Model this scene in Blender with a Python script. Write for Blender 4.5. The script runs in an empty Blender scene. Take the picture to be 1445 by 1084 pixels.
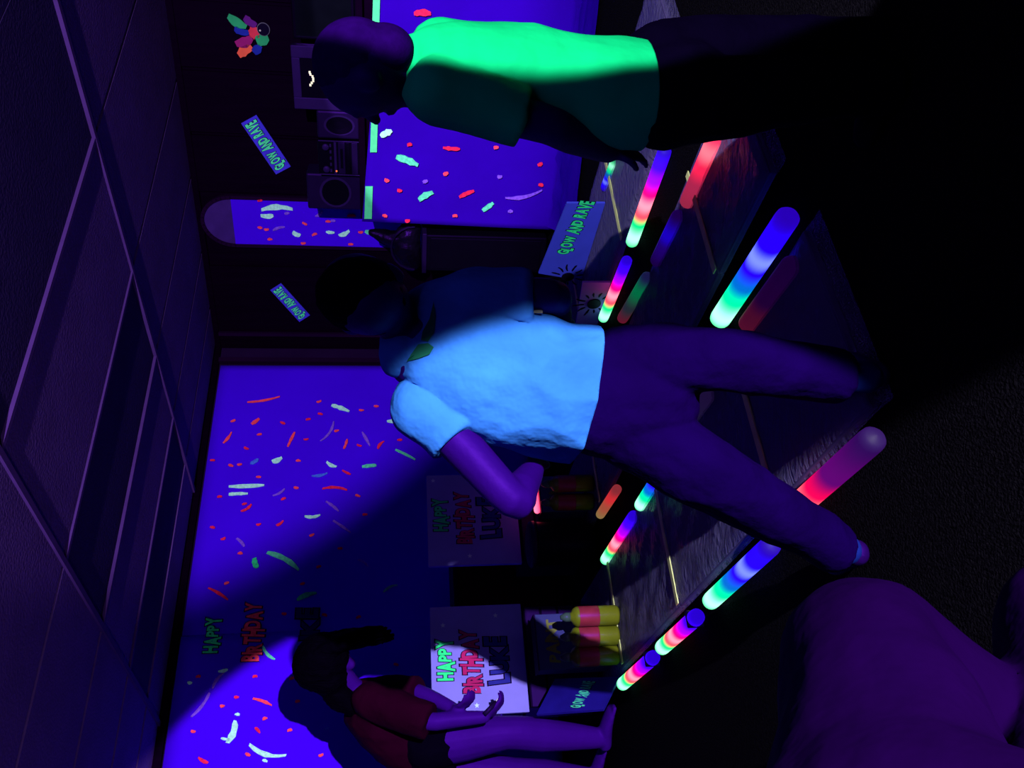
import bpy, bmesh, math, random
from mathutils import Vector, Matrix, noise
random.seed(7)
SC = bpy.context.scene
COL = SC.collection
# ------------------------------------------------------------------ camera
F, HC, HOR = 1127.0, 1.08, 558.0
PITCH = math.atan((722.5 - HOR) / F)
CP, SP = math.cos(PITCH), math.sin(PITCH)
cam_d = bpy.data.cameras.new('camera'); cam = bpy.data.objects.new('camera', cam_d); COL.objects.link(cam)
cam_d.sensor_fit = 'HORIZONTAL'; cam_d.sensor_width = 36.0; cam_d.lens = F * 36.0 / 1445.0; cam_d.clip_start = 0.02
# the phone was held on its side: world up points to the left edge of the frame
back = Vector((0, -CP, SP)); updir = Vector((1, 0, 0)); right = updir.cross(back)
M = Matrix((right, updir, back)).transposed().to_4x4(); M.translation = Vector((0, 0, HC))
cam.matrix_world = M
SC.camera = cam
# ------------------------------------------------------------------ world, lights, exposure
w = bpy.data.worlds.new('night'); SC.world = w; w.use_nodes = True
w.node_tree.nodes['Background'].inputs[0].default_value = (0.02, 0.0, 0.06, 1)
w.node_tree.nodes['Background'].inputs[1].default_value = 0.05
vs = SC.view_settings
vs.view_transform = 'Standard'; vs.look = 'None'; vs.exposure = 0.0; vs.gamma = 1.0; vs.use_curve_mapping = False
def spot(name, loc, az, el, cone, power, blend, radius):
    d = bpy.data.lights.new(name, 'SPOT'); d.energy = power; d.spot_size = math.radians(cone); d.spot_blend = blend
    d.shadow_soft_size = radius; d.color = (1, 1, 1)
    o = bpy.data.objects.new(name, d); COL.objects.link(o); o.location = loc
    a, e = math.radians(az), math.radians(el)
    v = Vector((-math.sin(a) * math.cos(e), math.cos(a) * math.cos(e), math.sin(e)))
    o.rotation_euler = v.to_track_quat('-Z', 'Y').to_euler()
    return o
# Two ultraviolet floods behind the camera; materials carry their glow colour under ultraviolet
L1 = (1.60, -1.90, 0.45)
L2 = (0.75, -1.80, 2.20)
spot('uv_flood_low', L1, 37.6, 2.5, 30.4, 2700, 0.08, 0.02)
spot('uv_flood_high', L2, -11.5, 12.0, 62.0, 1450, 0.22, 0.02)
spot('added_spot_right', (0.95, -1.80, 2.20), -11.0, -21.0, 32.0, 1800, 0.05, 0.015)  # added spot, its cone edge placed to light the green shirt's right side
spot('added_fill_uplight', (-1.1, -0.7, 1.25), 0.0, 80.0, 160.0, 185, 0.5, 0.15)  # added fill lamp brightening the ceiling, not a fixture of the room

# ------------------------------------------------------------------ pixel helpers (photo frame 1445x1084)
CAMP = Vector((0, 0, HC))
def ray(px, py):
    xr = (542.0 - py) / F; yu = -(px - 722.5) / F
    return Vector((xr, CP + SP * yu, -SP + CP * yu))
def FL(px, py, z=0.0):
    r = ray(px, py); return CAMP + r * ((z - HC) / r.z)
def A(px, py, Y):
    r = ray(px, py); return CAMP + r * (Y / r.y)
def PL(px, py, p0, n):
    r = ray(px, py); return CAMP + r * ((p0 - CAMP).dot(n) / r.dot(n))
AN = math.radians(57.0)
U = Vector((math.sin(AN), math.cos(AN), 0)); V = Vector((-math.cos(AN), math.sin(AN), 0)); Z = Vector((0, 0, 1))
def UV(u, v, z=0.0): return U * u + V * v + Z * z
ZC = 2.5
VW = 5.41

# ------------------------------------------------------------------ materials
MATS = {}
def mat(name, col, rough=0.7, spec=0.3, var=0.12, scale=12.0, bump=0.0, bscale=40.0, emis=None, estr=0.0, metal=0.0, coat=0.0, stretch=None):
    if name in MATS: return MATS[name]
    m = bpy.data.materials.new(name); m.use_nodes = True; nt = m.node_tree; N = nt.nodes; L = nt.links
    b = N['Principled BSDF']
    b.inputs['Roughness'].default_value = rough; b.inputs['Specular IOR Level'].default_value = spec
    b.inputs['Specular Tint'].default_value = (0.22, 0.03, 1.0, 1)      # lamps reflect as deep violet
    b.inputs['Metallic'].default_value = metal; b.inputs['Coat Weight'].default_value = coat
    tc = N.new('ShaderNodeTexCoord'); mp = N.new('ShaderNodeMapping')
    if stretch: mp.inputs['Scale'].default_value = stretch
    L.new(tc.outputs['Object'], mp.inputs['Vector'])
    n = N.new('ShaderNodeTexNoise'); n.inputs['Scale'].default_value = scale; n.inputs['Detail'].default_value = 4
    L.new(mp.outputs[0], n.inputs['Vector'])
    r = N.new('ShaderNodeValToRGB')
    r.color_ramp.elements[0].position = 0.3; r.color_ramp.elements[1].position = 0.7
    r.color_ramp.elements[0].color = (*[c * (1 - var) for c in col], 1); r.color_ramp.elements[1].color = (*[min(1, c * (1 + var)) for c in col], 1)
    L.new(n.outputs['Fac'], r.inputs[0]); L.new(r.outputs[0], b.inputs['Base Color'])
    if bump > 0:
        n2 = N.new('ShaderNodeTexNoise'); n2.inputs['Scale'].default_value = bscale; n2.inputs['Detail'].default_value = 3
        L.new(mp.outputs[0], n2.inputs['Vector'])
        bp = N.new('ShaderNodeBump'); bp.inputs['Strength'].default_value = bump; bp.inputs['Distance'].default_value = 0.02
        L.new(n2.outputs['Fac'], bp.inputs['Height']); L.new(bp.outputs[0], b.inputs['Normal'])
    if emis:
        b.inputs['Emission Color'].default_value = (*emis, 1); b.inputs['Emission Strength'].default_value = estr
    MATS[name] = m; return m
def tube_mat(name, stops, strength):
    """glowing foam tube: colour changes along its length (far end 0, near end 1)"""
    m = bpy.data.materials.new(name); m.use_nodes = True; nt = m.node_tree; N = nt.nodes; L = nt.links
    b = N['Principled BSDF']; b.inputs['Roughness'].default_value = 0.6; b.inputs['Specular IOR Level'].default_value = 0.08
    b.inputs['Base Color'].default_value = (0.005, 0.003, 0.015, 1)
    tc = N.new('ShaderNodeTexCoord'); sx = N.new('ShaderNodeSeparateXYZ'); L.new(tc.outputs['Generated'], sx.inputs[0])
    r = N.new('ShaderNodeValToRGB'); cr = r.color_ramp; cr.interpolation = 'EASE'
    while len(cr.elements) < len(stops): cr.elements.new(0.5)
    for e, (p, c) in zip(cr.elements, stops): e.position = p; e.color = (*c, 1)
    L.new(sx.outputs['Z'], r.inputs[0]); L.new(r.outputs[0], b.inputs['Emission Color'])
    b.inputs['Emission Strength'].default_value = strength
    return m
def film_mat():
    m = bpy.data.materials.new('clear plastic film'); m.use_nodes = True; nt = m.node_tree; N = nt.nodes; L = nt.links
    N.remove(N['Principled BSDF']); out = N['Material Output']
    t = N.new('ShaderNodeBsdfTransparent'); t.inputs[0].default_value = (0.9, 0.9, 0.95, 1)
    p = N.new('ShaderNodeBsdfPrincipled'); p.inputs['Base Color'].default_value = (0.10, 0.085, 0.24, 1); p.inputs['Roughness'].default_value = 0.28; p.inputs['Specular Tint'].default_value = (0.35, 0.25, 1.0, 1)
    tc = N.new('ShaderNodeTexCoord'); mp = N.new('ShaderNodeMapping'); mp.inputs['Scale'].default_value = (3, 9, 3); mp.inputs['Rotation'].default_value = (0, 0, 0.6)
    n = N.new('ShaderNodeTexNoise'); n.inputs['Scale'].default_value = 4; n.inputs['Detail'].default_value = 5; n.inputs['Distortion'].default_value = 1.2
    L.new(tc.outputs['Object'], mp.inputs[0]); L.new(mp.outputs[0], n.inputs['Vector'])
    bp = N.new('ShaderNodeBump'); bp.inputs['Strength'].default_value = 0.8; bp.inputs['Distance'].default_value = 0.03
    L.new(n.outputs['Fac'], bp.inputs['Height']); L.new(bp.outputs[0], p.inputs['Normal'])
    mx = N.new('ShaderNodeMixShader'); mx.inputs[0].default_value = 0.45
    L.new(t.outputs[0], mx.inputs[1]); L.new(p.outputs[0], mx.inputs[2]); L.new(mx.outputs[0], out.inputs[0])
    return m
def wood_mat(name, a, b_, scale=3.0):
    m = bpy.data.materials.new(name); m.use_nodes = True; nt = m.node_tree; N = nt.nodes; L = nt.links
    b = N['Principled BSDF']; b.inputs['Roughness'].default_value = 0.6; b.inputs['Specular IOR Level'].default_value = 0.06; b.inputs['Specular Tint'].default_value = (0.3, 0.03, 1.0, 1)
    tc = N.new('ShaderNodeTexCoord'); mp = N.new('ShaderNodeMapping'); mp.inputs['Scale'].default_value = (9, 9, 0.7)
    n = N.new('ShaderNodeTexNoise'); n.inputs['Scale'].default_value = scale; n.inputs['Detail'].default_value = 6; n.inputs['Distortion'].default_value = 0.6
    L.new(tc.outputs['Object'], mp.inputs[0]); L.new(mp.outputs[0], n.inputs['Vector'])
    r = N.new('ShaderNodeValToRGB'); r.color_ramp.elements[0].color = (*a, 1); r.color_ramp.elements[1].color = (*b_, 1)
    L.new(n.outputs['Fac'], r.inputs[0]); L.new(r.outputs[0], b.inputs['Base Color'])
    MATS[name] = m; return m

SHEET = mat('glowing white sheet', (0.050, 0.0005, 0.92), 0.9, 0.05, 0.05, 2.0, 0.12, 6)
SHEET_DIM = mat('dimmed white sheet', (0.022, 0.0003, 0.36), 0.9, 0.05, 0.10, 2.0, 0.3, 5)  # darker sheet copy: weaker light on the hung sheet put into its colour
PINK = mat('neon pink paint', (1.0, 0.05, 0.12), 0.6, 0.2, 0.25, 60)
RED = mat('neon red paint', (0.75, 0.015, 0.08), 0.6, 0.2, 0.25, 60)
PALE = mat('neon pale paint', (0.42, 0.80, 0.85), 0.6, 0.2, 0.2, 60)
GREEN = mat('neon green paint', (0.03, 0.65, 0.28), 0.6, 0.2, 0.25, 60)
MINT = mat('neon mint paint', (0.10, 0.62, 0.45), 0.6, 0.2, 0.25, 60)
VIOLET = mat('dim violet paint', (0.20, 0.06, 0.80), 0.6, 0.2, 0.25, 60)
LBLUE = mat('light blue paint', (0.05, 0.12, 0.95), 0.6, 0.2, 0.25, 60)
STROKE = dict(p=PINK, r=RED, w=PALE, g=GREEN, m=MINT, v=VIOLET, b=LBLUE)
BLACK = mat('black ink', (0.002, 0.002, 0.006), 0.6, 0.2, 0.1)
TAPE = mat('green glow tape', (0.08, 0.62, 0.32), 0.5, 0.3, 0.08, 30)
PLASTER = mat('ceiling plaster', (0.070, 0.027, 0.19), 0.9, 0.1, 0.10, 5.0, 0.25, 70)
PANEL_D = mat('dark ceiling board', (0.024, 0.011, 0.085), 0.9, 0.1, 0.10, 5.0, 0.25, 80)
PANEL_L = mat('light ceiling board', (0.078, 0.028, 0.21), 0.9, 0.1, 0.10, 5.0, 0.25, 80)
BATTEN = mat('ceiling batten', (0.055, 0.018, 0.16), 0.8, 0.1, 0.1)
WALLM = mat('dark wall paint', (0.010, 0.002, 0.03), 0.9, 0.1, 0.15, 4, 0.2, 50)
WOOD = wood_mat('dark brown wood', (0.0010, 0.0001, 0.0016), (0.0034, 0.0003, 0.0060))
WOODL = wood_mat('brown moulding wood', (0.006, 0.0006, 0.014), (0.012, 0.001, 0.026))
CARPET = mat('dark carpet', (0.0035, 0.003, 0.005), 1.0, 0.01, 0.5, 90, 0.9, 160)
MATM = mat('play mat foam', (0.045, 0.034, 0.12), 0.8, 0.2, 0.15, 8)
SEAM = mat('yellow seam tape', (0.42, 0.44, 0.20), 0.6, 0.2, 0.15, 20)
FILM = film_mat()
BLKPL = mat('black plastic', (0.0012, 0.0006, 0.004), 0.45, 0.1, 0.1)
GREYPL = mat('grey violet plastic', (0.013, 0.004, 0.060), 0.5, 0.3, 0.1)
GREYD = mat('dark grey violet plastic', (0.005, 0.0015, 0.024), 0.5, 0.3, 0.1)
BOARD = mat('white card board', (0.16, 0.13, 0.62), 0.8, 0.1, 0.06, 8)
PAPER = mat('lavender card', (0.20, 0.10, 0.55), 0.8, 0.1, 0.06, 8)
BLUEP = mat('blue card', (0.03, 0.04, 0.48), 0.8, 0.1, 0.06, 8)
DKBLUE = mat('deep blue card', (0.008, 0.004, 0.17), 0.4, 0.4, 0.2, 8)
SKIN = mat('skin under ultraviolet', (0.009, 0.0004, 0.070), 0.55, 0.25, 0.1, 6, 0.05, 60)
SKINW = mat('pale skin under ultraviolet', (0.022, 0.001, 0.15), 0.55, 0.2, 0.1, 6, 0.05, 60)
HAIR = mat('black hair', (0.0006, 0.0003, 0.002), 0.8, 0.02, 0.3, 30, 0.5, 120, stretch=(1, 1, 0.2))
WSHIRT = mat('white cotton shirt', (0.018, 0.095, 0.40), 0.9, 0.0, 0.22, 5, 0.6, 14)
GSHIRT = mat('neon green shirt', (0.002, 0.36, 0.12), 0.9, 0.05, 0.10, 9, 0.25, 16)
PANTS = mat('indigo trousers', (0.0022, 0.0001, 0.022), 0.9, 0.05, 0.15, 8, 0.4, 22)
PANTSB = mat('black trousers', (0.0006, 0.0003, 0.003), 0.9, 0.05, 0.2, 8, 0.3, 22)
REDTOP = mat('dark red top', (0.010, 0.0002, 0.006), 0.9, 0.05, 0.2, 8, 0.3, 18)
SHOE = mat('violet shoe', (0.006, 0.0004, 0.035), 0.6, 0.3, 0.15, 10)
SOCK = mat('white sock', (0.003, 0.008, 0.10), 0.9, 0.05, 0.1, 30)
CHROME = mat('silver metal', (0.7, 0.7, 0.8), 0.15, 0.5, 0.02, metal=1.0)
# ------------------------------------------------------------------ object helpers
def link(o, parent=None):
    COL.objects.link(o)
    if parent is not None: o.parent = parent
    return o
def new_obj(name, me, m=None, parent=None):
    o = bpy.data.objects.new(name, me); link(o, parent)
    if m is not None and len(me.materials) == 0: me.materials.append(m)
    if parent is not None:
        o.matrix_parent_inverse = parent.matrix_world.inverted() if parent.type == 'EMPTY' else Matrix.Identity(4)
    return o
def tag(o, label, cat, group=None, kind=None):
    o['label'] = label; o['category'] = cat
    if group: o['group'] = group
    if kind: o['kind'] = kind
    return o
def struct(o, label=None):
    o['kind'] = 'structure'
    if label: o['label'] = label
    return o
def thing(name, loc, label, cat, group=None):
    o = bpy.data.objects.new(name, None); o.empty_display_size = 0.05; o.location = loc; COL.objects.link(o)
    o.matrix_world = Matrix.Translation(loc)
    return tag(o, label, cat, group)
def bm_mesh(bm, name, smooth=False):
    bmesh.ops.recalc_face_normals(bm, faces=bm.faces)
    me = bpy.data.meshes.new(name); bm.to_mesh(me); bm.free()
    if smooth:
        for p in me.polygons: p.use_smooth = True
    return me
def box_bm(bm, c, x, y, z, hx, hy, hz, bevel=0.0):
    """box around c with unit axes x,y,z and half sizes"""
    vs_ = []
    for a in (-1, 1):
        for b in (-1, 1):
            for d in (-1, 1):
                vs_.append(bm.verts.new(c + x * (a * hx) + y * (b * hy) + z * (d * hz)))
    fs = [(0, 1, 3, 2), (4, 6, 7, 5), (0, 4, 5, 1), (2, 3, 7, 6), (0, 2, 6, 4), (1, 5, 7, 3)]
    faces = [bm.faces.new([vs_[i] for i in f]) for f in fs]
    if bevel > 0:
        es = list({e for f in faces for e in f.edges})
        bmesh.ops.bevel(bm, geom=es, offset=bevel, segments=2, affect='EDGES', profile=0.5)
def box(name, c, x, y, z, hx, hy, hz, m, parent=None, bevel=0.004):
    bm = bmesh.new(); box_bm(bm, c, x, y, z, hx, hy, hz, bevel)
    return new_obj(name, bm_mesh(bm, name), m, parent)
def slab(name, quad, n, th, m, parent=None):
    """slab with the given outline, thickness th along -n (n points out of the visible face)"""
    bm = bmesh.new(); f = [bm.verts.new(q) for q in quad]; g = [bm.verts.new(q - n * th) for q in quad]
    bm.faces.new(f); bm.faces.new(g[::-1]); k = len(f)
    for i in range(k): bm.faces.new((f[i], g[i], g[(i + 1) % k], f[(i + 1) % k]))
    return new_obj(name, bm_mesh(bm, name), m, parent)
def cyl_bm(bm, p, q, r0, r1=None, n=16, cap=True):
    r1 = r0 if r1 is None else r1
    d = (q - p).normalized(); a = d.orthogonal().normalized(); b = d.cross(a)
    R0 = [bm.verts.new(p + (a * math.cos(2 * math.pi * i / n) + b * math.sin(2 * math.pi * i / n)) * r0) for i in range(n)]
    R1 = [bm.verts.new(q + (a * math.cos(2 * math.pi * i / n) + b * math.sin(2 * math.pi * i / n)) * r1) for i in range(n)]
    for i in range(n): bm.faces.new((R0[i], R0[(i + 1) % n], R1[(i + 1) % n], R1[i]))
    if cap: bm.faces.new(R0[::-1]); bm.faces.new(R1)
def lathe(name, base, prof, m, parent=None, n=18, axis=None):
    """profile [(r,h)] turned round an axis from base"""
    ax = axis or Z; a = ax.orthogonal().normalized(); b = ax.cross(a); bm = bmesh.new(); rings = []
    for r, h in prof:
        rings.append([bm.verts.new(base + ax * h + (a * math.cos(2 * math.pi * i / n) + b * math.sin(2 * math.pi * i / n)) * max(r, 1e-4)) for i in range(n)])
    for s, t in zip(rings, rings[1:]):
        for i in range(n): bm.faces.new((s[i], s[(i + 1) % n], t[(i + 1) % n], t[i]))
    bm.faces.new(rings[0][::-1]); bm.faces.new(rings[-1])
    return new_obj(name, bm_mesh(bm, name, True), m, parent)
# ---- lofts and remeshed bodies
def loft(bm, pts, n=16, sub=4, side=None, flat=''):
    """closed organic shell through pts [(Vector, a, b)]: a along side, b across; rounded ends"""
    P = [(Vector(p[0]), p[1], p[2] if len(p) > 2 else p[1]) for p in pts]
    out = []
    for i in range(len(P) - 1):
        p0 = P[max(i - 1, 0)]; p1 = P[i]; p2 = P[i + 1]; p3 = P[min(i + 2, len(P) - 1)]
        for k in range(sub):
            t = k / sub; t2 = t * t; t3 = t2 * t
            pos = 0.5 * ((2 * p1[0]) + (p2[0] - p0[0]) * t + (2 * p0[0] - 5 * p1[0] + 4 * p2[0] - p3[0]) * t2 + (3 * p1[0] - p0[0] - 3 * p2[0] + p3[0]) * t3)
            out.append((pos, p1[1] + (p2[1] - p1[1]) * t, p1[2] + (p2[2] - p1[2]) * t))
    out.append(P[-1])
    d0 = (out[1][0] - out[0][0]).normalized(); d1 = (out[-1][0] - out[-2][0]).normalized()
    m0 = min(out[0][1], out[0][2]); m1 = min(out[-1][1], out[-1][2])
    pre = [(out[0][0] - d0 * m0 * s, out[0][1] * c, out[0][2] * c) for s, c in ((0.95, 0.3), (0.7, 0.71), (0.38, 0.92))]
    post = [(out[-1][0] + d1 * m1 * s, out[-1][1] * c, out[-1][2] * c) for s, c in ((0.38, 0.92), (0.7, 0.71), (0.95, 0.3))]
    out = ([] if 's' in flat else pre) + out + ([] if 'e' in flat else post)
    rings = []; prev = Vector(side) if side is not None else None
    for i, (p, a, b) in enumerate(out):
        d = (out[min(i + 1, len(out) - 1)][0] - out[max(i - 1, 0)][0]).normalized()
        s = prev - d * prev.dot(d) if prev is not None else d.orthogonal()
        if s.length < 1e-4: s = d.orthogonal()
        s.normalize(); prev = s if side is None else Vector(side); t = d.cross(s)
        rings.append([bm.verts.new(p + s * (a * math.cos(2 * math.pi * j / n)) + t * (b * math.sin(2 * math.pi * j / n))) for j in range(n)])
    for s, t in zip(rings, rings[1:]):
        for j in range(n): bm.faces.new((s[j], s[(j + 1) % n], t[(j + 1) % n], t[j]))
    bm.faces.new(rings[0][::-1]); bm.faces.new(rings[-1])
def ball(bm, c, rx, ry, rz, rot=None):
    m_ = Matrix.Translation(c) @ (rot.to_4x4() if rot is not None else Matrix.Identity(4)) @ Matrix.Diagonal((rx, ry, rz, 1))
    bmesh.ops.create_uvsphere(bm, u_segments=20, v_segments=14, radius=1.0, matrix=m_)
def organic(name, build, m, parent, voxel=0.007, smooth=5, wrinkle=0.0, wscale=9.0, seed=0.0, cut=None):
    """several overlapping shells grown into ONE continuous surface"""
    bm = bmesh.new(); build(bm); bmesh.ops.recalc_face_normals(bm, faces=bm.faces)
    me = bpy.data.meshes.new(name + '_raw'); bm.to_mesh(me); bm.free()
    o = bpy.data.objects.new(name + '_raw', me); COL.objects.link(o)
    md = o.modifiers.new('r', 'REMESH'); md.mode = 'VOXEL'; md.voxel_size = voxel; md.use_smooth_shade = True
    sm = o.modifiers.new('s', 'SMOOTH'); sm.factor = 0.5; sm.iterations = smooth
    dg = bpy.context.evaluated_depsgraph_get(); dg.update()
    me2 = bpy.data.meshes.new_from_object(o.evaluated_get(dg)); me2.name = name
    bpy.data.objects.remove(o); bpy.data.meshes.remove(me)
    if wrinkle > 0:
        nn = [v.normal.copy() for v in me2.vertices]
        for v, nv in zip(me2.vertices, nn):
            q = v.co * wscale + Vector((seed, seed, seed))
            w1 = noise.noise(Vector((q.x, q.y, q.z * 0.55))); w2 = noise.noise(q * 2.3)
            v.co += nv * wrinkle * ((1 - abs(w1) * 2.2) + 0.35 * w2)
    if cut:
        b2 = bmesh.new(); b2.from_mesh(me2)
        for co, no in cut:   # keep the side the normal points away from
            g = b2.verts[:] + b2.edges[:] + b2.faces[:]
            bmesh.ops.bisect_plane(b2, geom=g, plane_co=co, plane_no=no, clear_outer=True)
        ed = [e for e in b2.edges if e.is_boundary]
        if ed:
            try: bmesh.ops.holes_fill(b2, edges=ed)
            except Exception: pass
        b2.to_mesh(me2); b2.free()
    for p in me2.polygons: p.use_smooth = True
    me2.materials.clear()
    return new_obj(name, me2, m, parent)
# ---- lettering
def letters(word, jitter=0.0, offset=0.0):
    """flat outline letters of a word, normalised to the unit box, as (verts, faces) with jitter per letter"""
    rnd = random.Random(sum(ord(ch) for ch in word))
    allv, allf = [], []; xc = 0.0
    for ch in word:
        if ch == ' ': xc += 0.42; continue
        cu = bpy.data.curves.new('t', 'FONT'); cu.body = ch; cu.size = 1.0; cu.offset = offset; cu.resolution_u = 3
        o = bpy.data.objects.new('t', cu); COL.objects.link(o)
        dg = bpy.context.evaluated_depsgraph_get(); dg.update()
        me = bpy.data.meshes.new_from_object(o.evaluated_get(dg))
        cu.offset = 0.045; dg.update(); mr = bpy.data.meshes.new_from_object(o.evaluated_get(dg))
        xs = [v.co.x for v in mr.vertices]; x0, x1 = min(xs), max(xs); bpy.data.meshes.remove(mr)
        bpy.data.objects.remove(o); bpy.data.curves.remove(cu)
        a = rnd.uniform(-1, 1) * jitter; sy = 1 + rnd.uniform(-1, 1) * jitter; dy = rnd.uniform(-.5, .5) * jitter
        base = len(allv)
        for v in me.vertices:
            x = v.co.x - x0; y = v.co.y * sy + dy
            allv.append((xc + x + a * (y - 0.35) * 0.7, y))
        for p in me.polygons: allf.append([base + i for i in p.vertices])
        xc += (x1 - x0) + 0.02; bpy.data.meshes.remove(me)
    return allv, allf
def word(name, text, c, rt, up, n, wd, ht, m, parent, lift=0.004, outline=True, jitter=0.22, lab=None):
    """lettering lying on a surface: centre c, reading along rt, n out of the surface"""
    def mk(nm, off, mm, li, par, box_=None):
        v, f = letters(text, jitter, off)
        xs = [a for a, _ in v]; ys = [b for _, b in v]
        bx = box_ or (min(xs), max(xs), min(ys), max(ys))
        W = bx[1] - bx[0]; H = bx[3] - bx[2]
        me = bpy.data.meshes.new(nm)
        me.from_pydata([c + rt * (((a - bx[0]) / W - 0.5) * wd) + up * (((b - bx[2]) / H - 0.5) * ht) + n * li for a, b in v], [], f)
        return new_obj(nm, me, mm, par), bx
    o, bx = mk(name, 0.045, m, lift, parent)
    if outline: mk('lettering_outline', 0.095, BLACK, lift * 0.5, parent, bx)
    if lab: o['label'] = lab
    return o
def stroke(p, q, n, m, parent, wdt=0.02, lift=0.004):
    """a thick dab of paint from p to q on a surface with normal n"""
    d = q - p; Ln = max(d.length, 1e-4); d = d / Ln; s = n.cross(d).normalized(); bm = bmesh.new()
    k = 7; L_, R_ = [], []; bend = random.uniform(-0.12, 0.12) * Ln
    for i in range(k):
        t = i / (k - 1); ww = wdt * 0.5 * (0.25 + 0.75 * math.sin(math.pi * (0.12 + 0.8 * t)) ** 0.8) * random.uniform(0.75, 1.2)
        c = p + d * (Ln * t) + s * (bend * 4 * t * (1 - t)) + n * lift
        L_.append(c + s * ww); R_.append(c - s * ww)
    lo = [v - n * lift * 0.9 for v in L_]; ro = [v - n * lift * 0.9 for v in R_]
    a = [bm.verts.new(v) for v in L_]; b = [bm.verts.new(v) for v in R_]; e = [bm.verts.new(v) for v in lo]; f = [bm.verts.new(v) for v in ro]
    for i in range(k - 1):
        bm.faces.new((a[i], a[i + 1], b[i + 1], b[i])); bm.faces.new((a[i], e[i], e[i + 1], a[i + 1])); bm.faces.new((b[i], b[i + 1], f[i + 1], f[i]))
    return new_obj('paint_stroke', bm_mesh(bm, 'paint_stroke'), m, parent)
def strokes(lst, plane_p, plane_n, parent, k=1.0, lift=0.006):
    for it in lst:
        if len(it) == 3: x0, y0 = it[0] - 3.5, it[1] - random.uniform(-2, 2); x1, y1 = it[0] + 3.5, it[1] + random.uniform(-2, 2); c = it[2]; wd = 0.024 * k
        else:
            x0, y0, x1, y1, c = it[:5]; wd = (it[5] if len(it) > 5 else 0.026) * k
        stroke(PL(x0, y0, plane_p, plane_n), PL(x1, y1, plane_p, plane_n), plane_n, STROKE[c], parent, wd, lift)

# ------------------------------------------------------------------ room shell
C0 = None
wr0, wr1 = FL(300, 465, ZC), FL(232, 0, ZC)
wr0.z = wr1.z = 0
RD = (wr1 - wr0).normalized()                       # along the right wall
RN = Vector((RD.y, -RD.x, 0));  RN = RN if RN.y < 0 else -RN   # into the room
t = (VW - wr0.dot(V)) / RD.dot(V); C0 = wr0 + RD * t            # corner of the two walls
uc = C0.dot(U)
t2 = (-4.6 - C0.dot(V)) / RD.dot(V); C3 = C0 + RD * t2
C1 = UV(-2.3, VW); C2 = UV(-2.3, -4.6)
def wall(name, p, q, m, n, h=ZC, th=0.1):
    return struct(slab(name, [p, q, q + Z * h, p + Z * h], n, th, m))
wl = wall('wall_left', C1, C0, WALLM, -V)
wr = wall('wall_right', C0, C3, WOOD, RN)
wall('wall_back', C2, C3, WALLM, V)
wall('wall_end', C1, C2, WALLM, U)
floor = struct(slab('floor', [C0 + V * .3, C1 + V * .3, C2, C3], Z, 0.1, CARPET))
ceil = struct(slab('ceiling', [C0 + Z * ZC + V * .2, C1 + Z * ZC + V * .2, C2 + Z * ZC, C3 + Z * ZC], -Z, 0.1, PLASTER))
# ceiling boards and battens
b1a, b1b = FL(75, 0, ZC), FL(270, 690, ZC); b2a, b2b = FL(0, 650, ZC), FL(220, 1020, ZC)
def isect(p, d, vv):                                 # point of line p+d*t at coordinate v = vv
    return p + d * ((vv - p.dot(V)) / d.dot(V))
d1 = (b1b - b1a).normalized(); d2 = (b2b - b2a).normalized()
b0a = b1a + U * 1.75; b3a = b2a - U * 1.45
rows = [1.0, 1.9, 2.74, 3.50, 4.10, 4.62, 5.05, 5.36]
cols = [(b0a, d1), (b1a, d1), (b2a, d2), (b3a, d2)]
for ci in range(3):
    for ri in range(len(rows) - 1):
        (pA, dA), (pB, dB) = cols[ci], cols[ci + 1]
        v0, v1 = rows[ri] + 0.012, rows[ri + 1] - 0.012
        q = [isect(pA, dA, v0) - U * .012, isect(pB, dB, v0) + U * .012, isect(pB, dB, v1) + U * .012, isect(pA, dA, v1) - U * .012]
        dark = (ci == 1 and ri in (0, 1, 3, 5))
        slab('ceiling_board', [a - Z * (0.010 if not dark else 0.004) for a in q], -Z, 0.02, PANEL_D if dark else PANEL_L, ceil)
for (p, d) in cols[1:3]:
    a, b = isect(p, d, 1.0), isect(p, d, 5.36); ax = (b - a).normalized(); sd = ax.cross(Z)
    box('ceiling_batten', (a + b) / 2 - Z * 0.012, ax, sd, Z, (b - a).length / 2, 0.014, 0.010, BATTEN, ceil, 0)
for vv in rows[2:6]:
    a, b = isect(*cols[1], vv), isect(*cols[2], vv); ax = (b - a).normalized(); sd = ax.cross(Z)
    box('ceiling_batten', (a + b) / 2 - Z * 0.012, ax, sd, Z, (b - a).length / 2, 0.010, 0.008, BATTEN, ceil, 0)
# cornice strips
def strip(name, p, q, n, z0, z1, th, m, parent=None):
    o = slab(name, [p + Z * z0 + n * th, q + Z * z0 + n * th, q + Z * z1 + n * th, p + Z * z1 + n * th], n, th, m, parent); return o
struct(strip('trim_1', C1, C0, -V, ZC - 0.05, ZC, 0.03, WOOD)); struct(strip('trim_2', C0, C3, RN, ZC - 0.05, ZC, 0.03, WOOD))
struct(strip('baseboard_left', C1, C0, -V, 0, 0.1, 0.02, WOOD)); struct(strip('baseboard_right', C0, C3, RN, 0, 0.1, 0.02, WOOD))
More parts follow.
